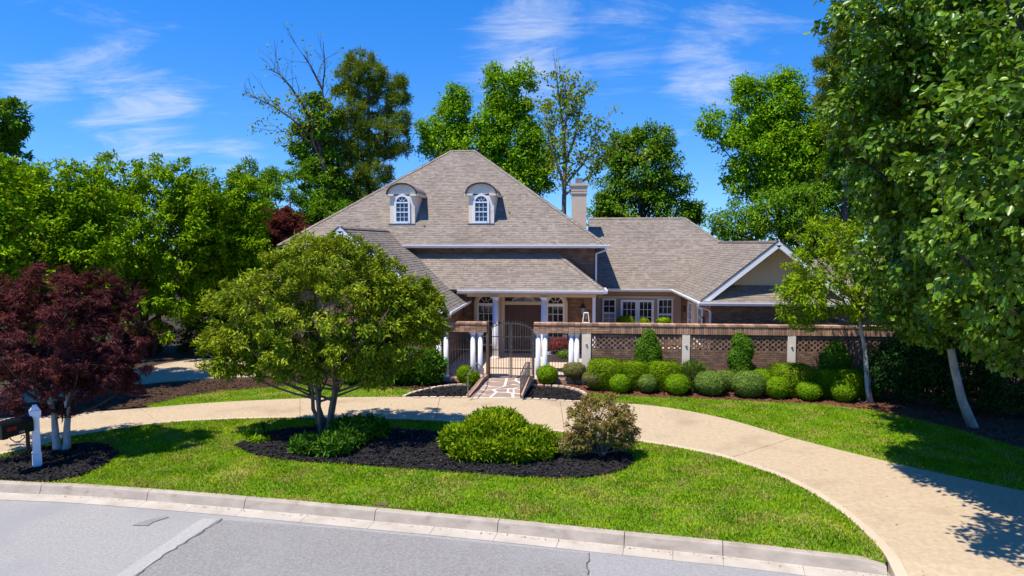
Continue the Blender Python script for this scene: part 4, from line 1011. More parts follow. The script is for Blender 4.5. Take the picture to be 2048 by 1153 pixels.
# ------------------------------------------------------------------ mailbox
mbase = ground(75, 936)
mbx = empty('mailbox', mbase, 'black arched mailbox with red number on a square white post', 'mailbox')
ax = Vector((math.cos(R(80)), math.sin(R(80)), 0)); sdv = Vector((-ax.y, ax.x, 0)); rz_ = R(45)
post = MB().box(mbase + Vector((0, 0, .62)), (.15, .15, 1.24), rz_).build('post', 'white', mbx)
MB().box(mbase + Vector((0, 0, .17)), (.178, .178, .34), rz_).build('plinth', 'white', post)
MB().box(mbase + Vector((0, 0, .36)), (.19, .19, .03), rz_).box(mbase + Vector((0, 0, 1.255)), (.20, .20, .04), rz_).build('moulding', 'white', post)
MB().box(mbase + Vector((0, 0, 1.33)), (.22, .22, .11), rz_).box(mbase + Vector((0, 0, 1.45)), (.19, .19, .12), rz_, taper=.35).build('post_cap', 'white', post)
bc = mbase + Vector((-.155, -.47, .93))                        # centre of the box floor
prof = [(-.165, 0), (.165, 0), (.165, .22)] + [(.165 * math.cos(a), .22 + .165 * math.sin(a)) for a in [math.pi * i / 10 for i in range(1, 10)]] + [(-.165, .22)]
def box_prof(l0, l1, sc=1.0):
    n = len(prof); vs = [bc + ax * l + sdv * (x * sc) + Vector((0, 0, .17 + (z_ - .17) * sc)) for l in (l0, l1) for x, z_ in prof]
    return MB().add(vs, [tuple(range(n)), tuple(range(2 * n - 1, n - 1, -1))] + [(i, n + i, n + (i + 1) % n, (i + 1) % n) for i in range(n)])
bx0 = box_prof(-.37, .37).build('box', 'mailbox', mbx)
box_prof(-.395, -.372, 1.04).build('door', 'mailbox', mbx)
MB().box(bc - ax * .405 + Vector((0, 0, .30)), (.02, .05, .03), R(80)).build('latch', 'metal_cap', mbx)
MB().box(bc - ax * .24 - sdv * .03 - Vector((0, 0, .02)), (.12, .10, .05), R(80)).build('bracket', 'iron_blk', mbx)
sc_ = MB(); 
a_ = bc - ax * .12 - Vector((0, 0, .0))
sc_.tube([a_, a_ + ax * .06 - Vector((0, 0, .10)), a_ + ax * .16 - Vector((0, 0, .19)), a_ + ax * .28 - Vector((0, 0, .20)), a_ + ax * .38 - Vector((0, 0, .15)), a_ + ax * .38 - Vector((0, 0, .09)), a_ + ax * .31 - Vector((0, 0, .08)), a_ + ax * .29 - Vector((0, 0, .13))], .012, 6)
sc_.build('scroll_bracket', 'iron_blk', mbx)
MB().box(mbase + Vector((-.10, -.13, .70)), (.08, .08, .46), R(45)).build('newspaper_holder', 'leaf_dark' if False else 'mailbox', mbx)
def text3d(body, size, loc, xdir, up, m, parent, name):
    cu = bpy.data.curves.new(name, 'FONT'); cu.body = body; cu.size = size; cu.extrude = .001
    o = bpy.data.objects.new('tmp', cu); COL.objects.link(o); dg = bpy.context.evaluated_depsgraph_get(); me = bpy.data.meshes.new_from_object(o.evaluated_get(dg)); bpy.data.objects.remove(o)
    me.name = name; me.materials.clear(); me.materials.append(M[m]); x = Vector(xdir).normalized(); y = Vector(up); zv = x.cross(y)
    mt = Matrix((x, y, zv)).transposed().to_4x4(); mt.translation = Vector(loc) - WL[parent.name]; me.transform(mt); return link(name, me, parent)
text3d('8538', .11, bc - ax * .27 - sdv * .168 + Vector((0, 0, .15)), ax, (0, 0, 1), 'red', bx0, 'number')
text3d('1704', .07, bc - ax * .0 - sdv * .168 + Vector((0, 0, .03)), ax, (0, 0, 1), 'lightnum', bx0, 'number')
# cover set in the lawn, landscape light stakes
lc = ground(762, 1010); tag(MB().box((lc.x, lc.y, .012), (.30, .16, .03), R(-6)).build('cover_plate', 'lid', None), 'small brown cover plate set flush in the front lawn', 'cover')
for px, py, lab in ((798, 878, 'thin garden light stake in the black mulch right of the multi-trunk tree'), (1452, 700, None)):
    if not lab: continue
    q = ground(px, py); e = empty('garden_light', q, lab, 'garden light')
    MB().tube([q, q + Vector((0, 0, .28))], .009, 6).build('stake', 'iron_blk', e); MB().lathe(q + Vector((0, 0, .28)), [(.02, 0), (.05, .03), (.01, .06)], 8).build('lamp_cap', 'iron_blk', e)

# ------------------------------------------------------------------ vegetation
def unit(a): return a / np.maximum(np.linalg.norm(a, axis=1, keepdims=True), 1e-9)
def leaf_arrays(P, D, N, L, Wd, kind='rhomb', fold=.15, curl=.2):
    D = unit(D); Sd = unit(np.cross(D, N)); N2 = np.cross(Sd, D); L = L[:, None]; Wd = Wd[:, None]
    if kind == 'rhomb':
        V = [P, P + D * L * .45 + Sd * Wd * .5 + N2 * Wd * fold, P + D * L - N2 * L * curl, P + D * L * .45 - Sd * Wd * .5 + N2 * Wd * fold]
        F_ = np.array([[0, 1, 2], [0, 2, 3]])
    else:
        V = [P, P + D * L * .28 + Sd * Wd * .42 + N2 * Wd * fold, P + D * L * .62 + Sd * Wd * .5 + N2 * (Wd * fold - L * curl * .35), P + D * L - N2 * L * curl,
             P + D * L * .62 - Sd * Wd * .5 + N2 * (Wd * fold - L * curl * .35), P + D * L * .28 - Sd * Wd * .42 + N2 * Wd * fold]
        F_ = np.array([[0, 1, 2, 3], [0, 3, 4, 5]])
    V = np.stack(V, 1); n, k = V.shape[:2]
    Fc = (F_[None] + (np.arange(n) * k)[:, None, None]).reshape(-1, F_.shape[1])
    return V.reshape(-1, 3), Fc
def noise_dir(d, rg, k=5):
    s = np.zeros(len(d))
    for i in range(k):
        w = rg.normal(0, 1, 3) * (1.6 + i * .9); s += np.sin(d @ w + rg.uniform(0, 6.28)) / (1 + i * .35)
    return s / k
def clumps(ells, n, rg, inner=.45, rough=.28):
    """points spread through the outer part of a set of ellipsoids ((cx,cy,cz),(rx,ry,rz),weight)"""
    out = []; wsum = sum(e[2] for e in ells)
    for (c, r, w) in ells:
        k = max(1, int(n * w / wsum)); d = unit(rg.normal(0, 1, (k, 3)))
        rad = (inner ** 3 + (1 - inner ** 3) * rg.uniform(0, 1, k)) ** (1 / 3) * (1 + rough * noise_dir(d, rg) * 1.6)
        out.append(np.array(c) + d * rad[:, None] * np.array(r))
    return np.concatenate(out)
def crown_mesh(C, ells, lpc, cr, L, Wd, rg, m, droop=.2, up=.6, kind='rhomb', star=0, outw=.6, flat=.75, zmin=.15, curl=.2, fold=.15):
    n = len(C) * lpc
    ci = np.repeat(np.arange(len(C)), lpc); crs = (cr * rg.uniform(.6, 1.3, len(C)))[ci]
    off = unit(rg.normal(0, 1, (n, 3))) * (rg.uniform(0, 1, (n, 1)) ** .5) * crs[:, None]; off[:, 2] *= flat
    P = C[ci] + off; P = P[P[:, 2] > zmin]; k = P[:, 2] > zmin
    n = len(P); off = off[:n]
    cen = np.array([e[0] for e in ells]); rr = np.array([e[1] for e in ells])
    q = np.argmin((((P[:, None, :] - cen[None]) / rr[None]) ** 2).sum(2), axis=1) if len(ells) > 1 else np.zeros(n, int)
    O = unit((P - cen[q]) / rr[q])
    D = O * outw + rg.normal(0, .55, (n, 3)); D[:, 2] -= droop
    N = rg.normal(0, .38, (n, 3)) + O * .55; N[:, 2] += up
    if star:
        P = np.repeat(P, star, 0); D = unit(np.repeat(D, star, 0)); N = unit(np.repeat(N, star, 0)); Sd = unit(np.cross(D, N))
        a = np.tile(np.linspace(-1.15, 1.15, star), n) + rg.normal(0, .12, n * star)
        D = D * np.cos(a)[:, None] + Sd * np.sin(a)[:, None]; n = len(P)
    V, Fc = leaf_arrays(P, D, N, L * rg.uniform(.6, 1.25, n), Wd * rg.uniform(.7, 1.2, n), kind, fold, curl)
    return V, Fc
def limbs_mb(base, C, ells, rg, tr, trunks=1, nl=9, fork=.35, twigs=40, lean=(0, 0), spread=.25, top=.8, straight=False, bend=(0, 0)):
    tk, br = MB(), MB(); base = np.array(base); cz = np.array([e[0] for e in ells]); wt = np.array([e[2] for e in ells]); cen = (cz * wt[:, None]).sum(0) / wt.sum()
    zt_ = C[:, 2].max(); pts_all = []
    for t_ in range(trunks):
        ang = 2 * math.pi * (t_ + rg.uniform(0, .4)) / max(trunks, 1); sp = spread if trunks > 1 else 0
        b0 = base + np.array([math.cos(ang) * tr * .8 * (trunks > 1), math.sin(ang) * tr * .8 * (trunks > 1), -.15])
        tgt = cen + np.array([math.cos(ang), math.sin(ang), 0]) * sp * np.mean([e[1][0] for e in ells]) ; tgt[2] = base[2] + (zt_ - base[2]) * top
        pts = []; K = 8
        for i in range(K + 1):
            f = i / K; p = b0 * (1 - f) + tgt * f; wob = rg.normal(0, .10 if not straight else .04, 3) * tr * 4 * (0 < i); wob[2] = 0
            p = p + wob + np.array([lean[0], lean[1], 0]) * math.sin(f * math.pi) + np.array([bend[0], bend[1], 0]) * min(1, f / .3) ** .8; pts.append(p)
        r = [tr * (1.25 if i == 0 else 1) * (1 - .86 * i / K) for i in range(K + 1)]
        tk.tube(pts, r, 8 if tr > .06 else 6); pts_all.append((pts, r))
    sel = [int(rg.integers(len(C)))]                              # limb ends: far apart from each other
    d2 = ((C - C[sel[0]]) ** 2).sum(1)
    while len(sel) < min(nl, len(C)):
        i = int(np.argmax(d2)); sel.append(i); d2 = np.minimum(d2, ((C - C[i]) ** 2).sum(1))
    nodes = []
    for s_ in sel:
        e = C[s_]; pts, r = pts_all[int(rg.integers(len(pts_all)))]
        f = min(.95, max(fork, fork + (1 - fork) * (e[2] - base[2]) / max(zt_ - base[2], .1) * .62 - .12)); k = f * (len(pts) - 1); i = int(k); a = pts[i] * (1 - (k - i)) + pts[min(i + 1, len(pts) - 1)] * (k - i)
        rad = r[i] * .62; m1 = a * .5 + e * .5 + np.array([0, 0, -.08 * np.linalg.norm(e - a)]) + rg.normal(0, .07, 3) * np.linalg.norm(e - a)
        P_ = [a * (1 - u) ** 2 + m1 * 2 * u * (1 - u) + e * u * u for u in np.linspace(0, 1, 6)]
        br.tube(P_, [rad * (1 - .85 * u) + .004 for u in np.linspace(0, 1, 6)], 5, cap=False)
        nodes += [(P_[j], rad * (1 - .17 * j)) for j in range(1, 6)]
    NP_ = np.array([n_[0] for n_ in nodes]) if nodes else None
    if nodes:
        for s_ in rg.permutation(len(C))[:twigs]:
            e = C[s_]; j = int(np.argmin(((NP_ - e) ** 2).sum(1))); a = NP_[j]; dd = np.linalg.norm(e - a)
            if dd < .08: continue
            mid = (a + e) / 2 + rg.normal(0, .1, 3) * dd
            br.tube([a, mid, e], [nodes[j][1] * .45 + .003, nodes[j][1] * .28 + .003, .004], 4, cap=False)
    return tk, br
def tree(name, label, cat, base, ells, leaf, bark, seed, n=220, lpc=60, cr=.5, L=.14, Wd=.07, tr=.15, group=None, inner=.45, rough=.28, limbs=None, bbark=None, tight=True, **k):
    rg = np.random.default_rng(seed); base = Vector(base); 
    if tight: n = int(n * .66); lpc = int(lpc * 1.6); cr = cr * .86
    root = empty(name, base, label, cat, group); C = clumps(ells, n, rg, inner, rough); C = C[C[:, 2] > base.z + .12]
    lk = dict(limbs or {}); tk, br = limbs_mb(base, C, ells, rg, tr, **lk)
    t_ = tk.build('trunk', bark, root, smooth=True, fix=False)
    if br.v: br.build('branches', bbark or bark, root, smooth=True, fix=False)
    V, Fc = crown_mesh(C, ells, lpc, cr, L, Wd, rg, leaf, zmin=base.z + .1, **k)
    V = V - np.array(base)
    link('crown', np_mesh('crown', V, Fc, leaf), root); return root
def E(px, py, y, rx, rz, dep=1.0, w=None):                     # ellipsoid seen at (px,py), depth y, half sizes in photo pixels
    c = at(px, py, y); s_ = mpp(c); r = (rx * s_, rx * s_ * dep, rz * s_); return ((c.x, c.y, c.z), r, w if w else rx * rz)
def gz0(px, y, z=0): p = at(px, 600, y); return (p.x, p.y, z)

# multi-trunk tree on the island bed
cb_ = ground(650, 874)
CY = cb_.y
tree('tree', 'broad multi-trunk tree with glossy leaves standing in the black island bed', 'tree', cb_,
     [E(650, 620, CY, 205, 130, .8, 3), E(520, 650, CY - .2, 105, 85, 1, 1.1), E(790, 640, CY + .2, 95, 90, 1, 1.1), E(660, 530, CY + .1, 120, 65, 1, 1), E(465, 705, CY - .2, 65, 52, 1, .55), E(735, 715, CY, 80, 52, 1, .6), E(585, 715, CY - .3, 85, 42, 1, .6), E(830, 620, CY, 55, 70, 1, .5)], 'leaf_crape', 'bark_grey', 21,
     n=1500, lpc=50, cr=.25, L=.135, Wd=.05, tr=.07, inner=.5, rough=.22, droop=.05, up=.5, outw=.8, limbs=dict(trunks=6, nl=26, fork=.26, twigs=240, spread=.6, top=.66))
# red maple by the mailbox
mb_ = ground(122, 903); MY = mb_.y
tree('maple_tree', 'dark red leaved maple with pale forked trunk behind the mailbox', 'tree', mb_,
     [E(110, 660, MY, 150, 108, .9, 3), E(200, 680, MY + .2, 92, 95, 1, 1.3), E(10, 660, MY, 110, 105, 1, 1.5), E(180, 590, MY, 70, 45, 1, .6), E(45, 580, MY, 80, 45, 1, .6), E(70, 765, MY - .1, 125, 62, 1, 1), E(190, 745, MY, 85, 60, 1, .8), E(245, 690, MY + .1, 50, 70, 1, .5)], 'leaf_maple', 'bark_pale', 22,
     n=600, lpc=20, cr=.28, L=.135, Wd=.027, tr=.105, inner=.4, rough=.32, droop=.35, up=.55, star=5, outw=.75, bbark='bark_dark', limbs=dict(trunks=2, nl=14, fork=.34, twigs=90, spread=.25, top=.6))
# bank of broad green trees at the left
for i, (px, py, y, rx, rz, lab) in enumerate(((75, 475, 23.5, 170, 165, 'wide yellow-green tree at the far left behind the red maple'), (285, 465, 30.5, 160, 165, 'wide yellow-green tree above the shaded side driveway'),
                                          (450, 495, 32.5, 95, 145, 'yellow-green tree of the left bank closest to the house'), (-140, 470, 19.5, 190, 180, 'yellow-green tree cut by the left picture edge'))):
    b = gz0(px + 10, y)
    tree('broadleaf_tree', lab, 'tree', b, [E(px, py, y, rx, rz * .8, .6, 4), E(px - rx * .45, py + 40, y - .6, rx * .5, rz * .75, .8, 1.3), E(px + rx * .45, py + 50, y - .5, rx * .5, rz * .75, .8, 1.3), E(px, py + 130, y - .5, rx * .85, 85, .6, 1.4), E(px - rx * .42, py - rz * .5, y, rx * .5, rz * .46, .7, .9), E(px + rx * .42, py - rz * .5, y, rx * .5, rz * .46, .7, .9)],
         'leaf_bank', 'bark_dark', 30 + i, n=1150, lpc=38, cr=.44, L=.20, Wd=.095, tr=.16, group='bank of broad trees at the left', inner=.35, rough=.25, droop=.1, up=.8, limbs=dict(trunks=3, nl=18, fork=.2, twigs=90, spread=.5, top=.7))
# dark understorey below the bank
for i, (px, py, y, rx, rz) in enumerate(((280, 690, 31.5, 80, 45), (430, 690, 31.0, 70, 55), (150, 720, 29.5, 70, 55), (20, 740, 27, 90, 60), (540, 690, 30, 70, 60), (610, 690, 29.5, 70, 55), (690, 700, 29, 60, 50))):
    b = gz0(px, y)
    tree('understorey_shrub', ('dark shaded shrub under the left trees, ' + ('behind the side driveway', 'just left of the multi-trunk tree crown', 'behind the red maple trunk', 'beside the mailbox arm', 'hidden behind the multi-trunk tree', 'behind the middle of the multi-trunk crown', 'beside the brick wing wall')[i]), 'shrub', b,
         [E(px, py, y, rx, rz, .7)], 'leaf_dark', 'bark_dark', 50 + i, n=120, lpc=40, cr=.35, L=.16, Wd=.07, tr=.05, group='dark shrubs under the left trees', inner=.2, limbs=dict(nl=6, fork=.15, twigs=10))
# far left evergreen, soft conifer, red leaved tree beside the roof
tree('evergreen_tree', 'dark green tree top rising beyond the left bank of trees', 'tree', gz0(10, 52), [E(5, 330, 52, 45, 100, 1, 2), E(22, 240, 52, 32, 45, 1, 1), E(-10, 260, 52, 40, 60, 1, 1)], 'leaf_mid', 'bark_dark', 60, n=170, lpc=44, cr=.62, L=.40, Wd=.17, tr=.3, limbs=dict(nl=10, twigs=30))
for i, (px, py, rx, rz, y, lab) in enumerate(((590, 400, 92, 85, 46, 'soft rounded green tree beside the left roof slope'), (500, 395, 45, 70, 50, 'pale green tree between the left bank and the soft rounded tree'), (650, 450, 50, 50, 45, 'small green tree right against the left hip of the roof'))):
    tree('conifer_tree', lab, 'tree', gz0(px, y), [E(px, py, y, rx, rz, .9, 3), E(px - 20, py + 70, y, rx, rz * .8, .9, 2)], 'leaf_soft', 'bark_dark', 62 + i, n=230, lpc=52, cr=.55, L=.34, Wd=.085, tr=.22, droop=.35, outw=1.0, limbs=dict(nl=8, twigs=20))
tree('red_leaved_tree', 'small red leaved tree between the left bank and the house roof', 'tree', gz0(560, 36), [E(560, 462, 36, 52, 40, .8, 2), E(535, 500, 36, 45, 45, .8, 1), E(585, 480, 36, 35, 35, .8, .7)], 'leaf_redtree', 'bark_dark', 66, n=260, lpc=26, cr=.35, L=.22, Wd=.06, tr=.1, star=3, limbs=dict(nl=7, twigs=20))
# pine
def pine(label, px, y, ptop, pbot, tiers, seed, tr=.32, lean=0):
    """tiers: (px, py, half width px, half height px) puffs carried on branches"""
    rg = np.random.default_rng(seed); b = Vector(gz0(px + lean, y)); root = empty('pine_tree', b, label, 'tree')
    ells = [E(a, c, y + rg.uniform(-1.2, 1.2), rx, rz, .9) for a, c, rx, rz in tiers]
    C = []
    for e in ells:
        k = max(8, int(e[2] / 27)); d = unit(rg.normal(0, 1, (k, 3))); C.append(np.array(e[0]) + d * (rg.uniform(.25, 1, (k, 1)) ** .5) * np.array(e[1]))
    C = np.concatenate(C); tk, br = MB(), MB(); top = at(px, ptop, y); K = 9
    tp = [Vector((b.x + (top.x - b.x) * i / K + rg.normal(0, .08), b.y + rg.normal(0, .08), -.1 + (top.z + .1) * i / K)) for i in range(K + 1)]
    tk.tube(tp, [tr * (1 - .9 * i / K) + .02 for i in range(K + 1)], 8); tk.build('trunk', 'bark_dark', root, smooth=True, fix=False)
    for e in ells:
        c = Vector(e[0]); zz_ = max(1.0, c.z - .25 * abs(c.x - b.x) - .3); f = min(.97, max(.1, zz_ / top.z)); i = int(f * K); a = tp[i].lerp(tp[min(i + 1, K)], f * K - i)
        br.tube([a, a.lerp(c, .5) + Vector((0, 0, -.15)), c], [.09, .06, .025], 5, cap=False)
        for j in range(5):
            q = Vector(C[int(rg.integers(len(C)))])
            if (q - c).length < max(e[1]) * 1.2: br.tube([c.lerp(a, .3), q], [.03, .01], 4, cap=False)
    br.build('branches', 'bark_dark', root, smooth=True, fix=False)
    n = 62; P = np.repeat(C, n, 0) + rg.normal(0, .13, (len(C) * n, 3)); D = unit(rg.normal(0, 1, (len(P), 3)) + np.array([0, 0, .65])); N = rg.normal(0, 1, (len(P), 3))
    V, Fc = leaf_arrays(P, D, N, .46 * rg.uniform(.7, 1.2, len(P)), np.full(len(P), .055), 'rhomb', .0, .05)
    link('crown', np_mesh('crown', V - np.array(b), Fc, 'leaf_pine'), root)
pine('tall pine with layered needle puffs behind the left roof slope', 738, 50, 112, 480,
     [(722, 125, 26, 20), (705, 152, 34, 18), (745, 150, 36, 20), (690, 185, 26, 16), (730, 185, 42, 22), (770, 180, 30, 18), (798, 165, 18, 18), (700, 222, 30, 20), (750, 222, 40, 22), (795, 205, 26, 18), (805, 240, 22, 14),
      (700, 262, 34, 24), (745, 262, 40, 24), (790, 262, 30, 18), (680, 300, 36, 28), (725, 305, 40, 28), (770, 300, 32, 22), (810, 298, 22, 13), (700, 350, 42, 30), (750, 350, 34, 28), (730, 395, 44, 30), (690, 400, 36, 28), (660, 370, 30, 30)], 70)
pine('tall dark pine half hidden behind the big right tree', 1690, 46, 40, 480, [(1690, 60, 22, 22), (1672, 95, 28, 20), (1712, 95, 30, 20), (1655, 130, 26, 18), (1700, 135, 40, 22), (1665, 170, 34, 22), (1715, 178, 36, 24), (1680, 215, 44, 26), (1720, 225, 40, 26), (1690, 265, 50, 28), (1650, 200, 20, 14)], 71)
# sparse tall trees (bare tops): hand drawn limbs in the picture's plane at their own depth, forking twigs, few leaves
def sparse(label, base_px, y, limbs_px, leaf, seed, tr=.16, leafy=(), lsz=.26, bark='bark_grey', nleaf=9):
    rg = np.random.default_rng(seed); b = Vector(gz0(base_px, y)); root = empty('sparse_tree', b, label, 'tree'); tk, br = MB(), MB(); ends = []
    for li, ln in enumerate(limbs_px):
        pts = [Vector(b) + Vector((0, 0, -.1))] if li == 0 else []
        oy = 0
        for j, (px, py) in enumerate(ln): oy += rg.normal(0, .25) if j else 0; pts.append(at(px, py, y + oy))
        k = len(pts); r0 = tr if li == 0 else tr * .5
        (tk if li == 0 else br).tube(pts, [r0 * (1 - .88 * i / (k - 1)) + .008 for i in range(k)], 6, cap=False)
        for i in range(max(1, k // 3), k):                         # twigs
            for t_ in range(5):
                a = pts[i - 1].lerp(pts[i], rg.uniform(0, 1)); d = (pts[i] - pts[i - 1]).normalized() * .8 + Vector(rg.normal(0, .55, 3)); d.z += .25; L_ = rg.uniform(.5, 1.5)
                m_ = a + d * L_ * .5 + Vector(rg.normal(0, .08, 3)); e = a + d * L_; br.tube([a, m_, e], [.022, .014, .006], 4, cap=False)
                d2 = d + Vector(rg.normal(0, .5, 3)); e2 = m_ + d2 * L_ * .5; br.tube([m_, e2], [.012, .005], 4, cap=False); ends += [m_, e, e2]
    tk.build('trunk', bark, root, smooth=True, fix=False); br.build('branches', bark, root, smooth=True, fix=False)
    P = []
    for e in ends:
        u = (CH - 0, )
        n = nleaf if e.z < at(0, leafy[0] if leafy else 0, y).z else (2 if rg.uniform() < .25 else 0)
        if n: P.append(np.array(e) + rg.normal(0, .22, (n, 3)))
    P = np.concatenate(P); n = len(P); V, Fc = leaf_arrays(P, rg.normal(0, 1, (n, 3)) + np.array([0, 0, -.2]), rg.normal(0, .6, (n, 3)) + np.array([0, 0, .6]), lsz * rg.uniform(.7, 1.2, n), lsz * .55 * rg.uniform(.8, 1.2, n))
    link('crown', np_mesh('crown', V - np.array(b), Fc, leaf), root); return root
sparse('thin tree with bare grey top twigs left of the pine', 655, 47, [[(662, 420), (655, 360), (640, 300), (625, 250), (605, 210), (582, 175), (560, 150), (538, 138)], [(640, 300), (648, 230), (645, 180), (650, 130), (646, 85)], [(655, 360), (620, 270), (580, 235), (545, 212), (515, 198), (490, 185)], [(645, 180), (625, 140), (608, 110)], [(640, 300), (600, 270), (560, 262)]],
       'leaf_sparse', 72, tr=.17, leafy=(205,), bark='bark_dark', nleaf=7)
tree('broadleaf_tree', 'green tree filling in below the bare twigs left of the pine', 'tree', gz0(625, 48), [E(640, 260, 48, 42, 80, .8, 2), E(615, 300, 48, 38, 55, .8, 1), E(650, 370, 48, 48, 60, .8, 1.5)], 'leaf_mid', 'bark_dark', 73, n=190, lpc=42, cr=.6, L=.34, Wd=.17, tr=.2, rough=.4, limbs=dict(nl=9, twigs=30))
sparse('thin tree with sparse yellowish leaves and bare tips beside the chimney', 1128, 48, [[(1128, 400), (1130, 330), (1128, 270), (1122, 220), (1116, 180), (1112, 145)], [(1130, 330), (1148, 280), (1160, 230), (1158, 180)], [(1128, 370), (1105, 300), (1095, 250), (1092, 210)], [(1130, 370), (1165, 330), (1180, 300), (1190, 270)], [(1130, 390), (1175, 355), (1200, 330), (1235, 285)], [(1128, 270), (1135, 220), (1130, 170)]],
       'leaf_sparse', 74, tr=.2, leafy=(170,), nleaf=11, lsz=.28)
# broadleaved trees behind the house
def bl(label, y, ell_px, leaf, seed, n=300, lpc=40, base=None, L=.28, Wd=.14, cr=.72, rough=.34, **k):
    e = [E(a, b, y + d, rx, rz, .8) for a, b, rx, rz, d in ell_px]; bx = base if base else ell_px[0][0]
    return tree('broadleaf_tree', label, 'tree', gz0(bx, y), e, leaf, 'bark_dark', seed, n=int(n * 1.25), lpc=int(lpc * 1.5), cr=cr, L=L, Wd=Wd, tr=.26, rough=rough, tight=False, limbs=dict(nl=14, twigs=60), **k)
bl('upright bright green tree behind the roof ridge, its left half', 52, [(905, 250, 32, 50, 0), (880, 290, 45, 40, 0), (915, 205, 24, 30, 0), (960, 300, 55, 60, 0), (860, 262, 20, 20, 0)], 'leaf_bright', 80, n=230)
bl('tall bright green tree behind the right slope of the main roof', 51, [(1030, 290, 55, 80, 0), (1010, 190, 34, 60, 0), (1045, 180, 24, 50, 0), (985, 150, 12, 22, 0), (1075, 320, 36, 70, 0), (1000, 240, 40, 40, 0), (1040, 370, 55, 60, 0)], 'leaf_bright', 81, n=330)
bl('rounded mid green tree behind the right roof ridge', 56, [(1280, 330, 72, 62, 0), (1310, 285, 42, 38, 0), (1250, 300, 40, 40, 0), (1330, 380, 48, 45, 0), (1230, 390, 40, 40, 0), (1280, 420, 85, 35, 0)], 'leaf_mid', 82, n=330, rough=.32)
bl('low green tree peeking above the end of the right ridge', 58, [(1385, 425, 22, 22, 0), (1210, 425, 30, 18, 0)], 'leaf_mid', 83, n=60, base=1385)
bl('large light green tree with separate leafy columns right of the house', 50, [(1500, 240, 40, 80, 0), (1560, 210, 48, 60, 0), (1425, 245, 26, 24, 0), (1455, 275, 30, 25, 0), (1590, 300, 80, 95, 0), (1530, 330, 75, 75, 0), (1640, 330, 70, 110, 0), (1490, 180, 20, 30, 0), (1580, 165, 26, 26, 0)], 'leaf_bright', 84, n=620, base=1560, rough=.3)
bl('mid green feathery tree low beyond the right gable', 48, [(1480, 450, 60, 45, 0), (1570, 430, 80, 60, 0), (1660, 430, 80, 80, 0), (1700, 350, 60, 90, 0)], 'leaf_soft', 85, n=420, base=1600, L=.28, Wd=.085)
# big glossy broadleaved tree on the right: trunk by the hedge, and its neighbour just outside the frame
def W3(x, y, z, rx, ry, rz, w=None): return ((x, y, z), (rx, ry, rz), w or rx * rz)
t15 = ground(1950, 855)
tree('magnolia_tree', 'large glossy broadleaf tree with a leaning pale trunk at the right hedge', 'tree', t15,
     [W3(10.3, 18.6, 6.4, 3.0, 3.0, 3.6, 3), W3(11.6, 19.4, 10.2, 3.4, 3.2, 3.2, 2.4), W3(9.3, 18.8, 7.6, 1.9, 2.2, 2.4, 1.3), W3(13.6, 18.5, 6.0, 2.6, 2.5, 3.3, 1.5), W3(10.4, 17.4, 4.4, 2.2, 2.0, 1.4, 1), W3(10.2, 19.2, 3.6, 1.9, 1.5, 1.0, 1.1)], 'leaf_magnolia', 'bark_pale', 90,
     n=2300, lpc=40, cr=.40, L=.15, Wd=.088, tr=.13, inner=.55, rough=.18, droop=.35, up=.35, kind='hex', outw=.8, curl=.15, bbark='bark_dark', limbs=dict(nl=22, fork=.4, twigs=130, bend=(-1.0, -.1), top=.6))
t16 = Vector((13.2, 13.2, 0))
BIG = tree('magnolia_tree', 'nearest large glossy broadleaf tree filling the right edge of the picture', 'tree', t16,
     [W3(9.2, 14.4, 6.9, 3.4, 3.0, 3.7, 3), W3(9.2, 14.3, 10.0, 3.9, 3.0, 3.0, 2.5), W3(10.4, 13.8, 4.4, 2.8, 2.4, 1.7, 1.6), W3(6.6, 14.6, 8.0, 1.4, 1.7, 2.4, .9), W3(12.3, 12.6, 5.8, 3.6, 3.4, 4, 2), W3(8.3, 11.0, 6.6, 3.1, 2.6, 2.9, 2.2), W3(8.7, 13.4, 4.25, 1.9, 1.8, 1.25, 1.3), W3(10.0, 13.0, 3.7, 1.8, 1.6, 1.0, 1.0)], 'leaf_magnolia', 'bark_pale', 91,
     n=3100, lpc=40, cr=.40, L=.15, Wd=.088, tr=.22, inner=.6, rough=.16, droop=.4, up=.3, kind='hex', outw=.8, curl=.15, bbark='bark_dark', limbs=dict(nl=20, fork=.25, twigs=110, top=.6))
# young pale trunk tree with light sparse leaves
yt = ground(1742, 806); YY = yt.y
tree('young_tree', 'slender pale trunk tree with light green sparse leaves in front of the brick wall', 'tree', yt,
     [E(1660, 570, YY, 100, 90, .9, 2), E(1740, 500, YY, 80, 70, .9, 1.2), E(1760, 600, YY, 90, 65, .9, 1.3), E(1600, 600, YY, 50, 55, .9, .8), E(1640, 480, YY, 60, 45, .9, .6)], 'leaf_young', 'bark_pale', 92,
     n=520, lpc=24, cr=.30, L=.16, Wd=.06, tr=.10, inner=.25, rough=.35, droop=.1, up=.7, bbark='bark_grey', limbs=dict(nl=14, fork=.52, twigs=90, top=.82, lean=(.12, 0)))
# dark hedge in the shade at the right
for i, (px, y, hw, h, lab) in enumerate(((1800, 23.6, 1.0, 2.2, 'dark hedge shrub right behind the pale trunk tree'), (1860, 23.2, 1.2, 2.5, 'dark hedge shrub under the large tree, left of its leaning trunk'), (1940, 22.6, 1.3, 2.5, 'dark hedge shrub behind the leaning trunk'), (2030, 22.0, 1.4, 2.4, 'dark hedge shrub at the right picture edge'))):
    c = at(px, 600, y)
    tree('hedge_shrub', lab, 'hedge', (c.x, c.y, 0), [W3(c.x, c.y, h * .55, hw, .9, h * .52)], 'leaf_dark', 'bark_dark', 95 + i, n=260, lpc=36, cr=.28, L=.11, Wd=.055, tr=.05, group='dark hedge at the right', inner=.5, limbs=dict(nl=8, fork=.1, twigs=20, trunks=2))
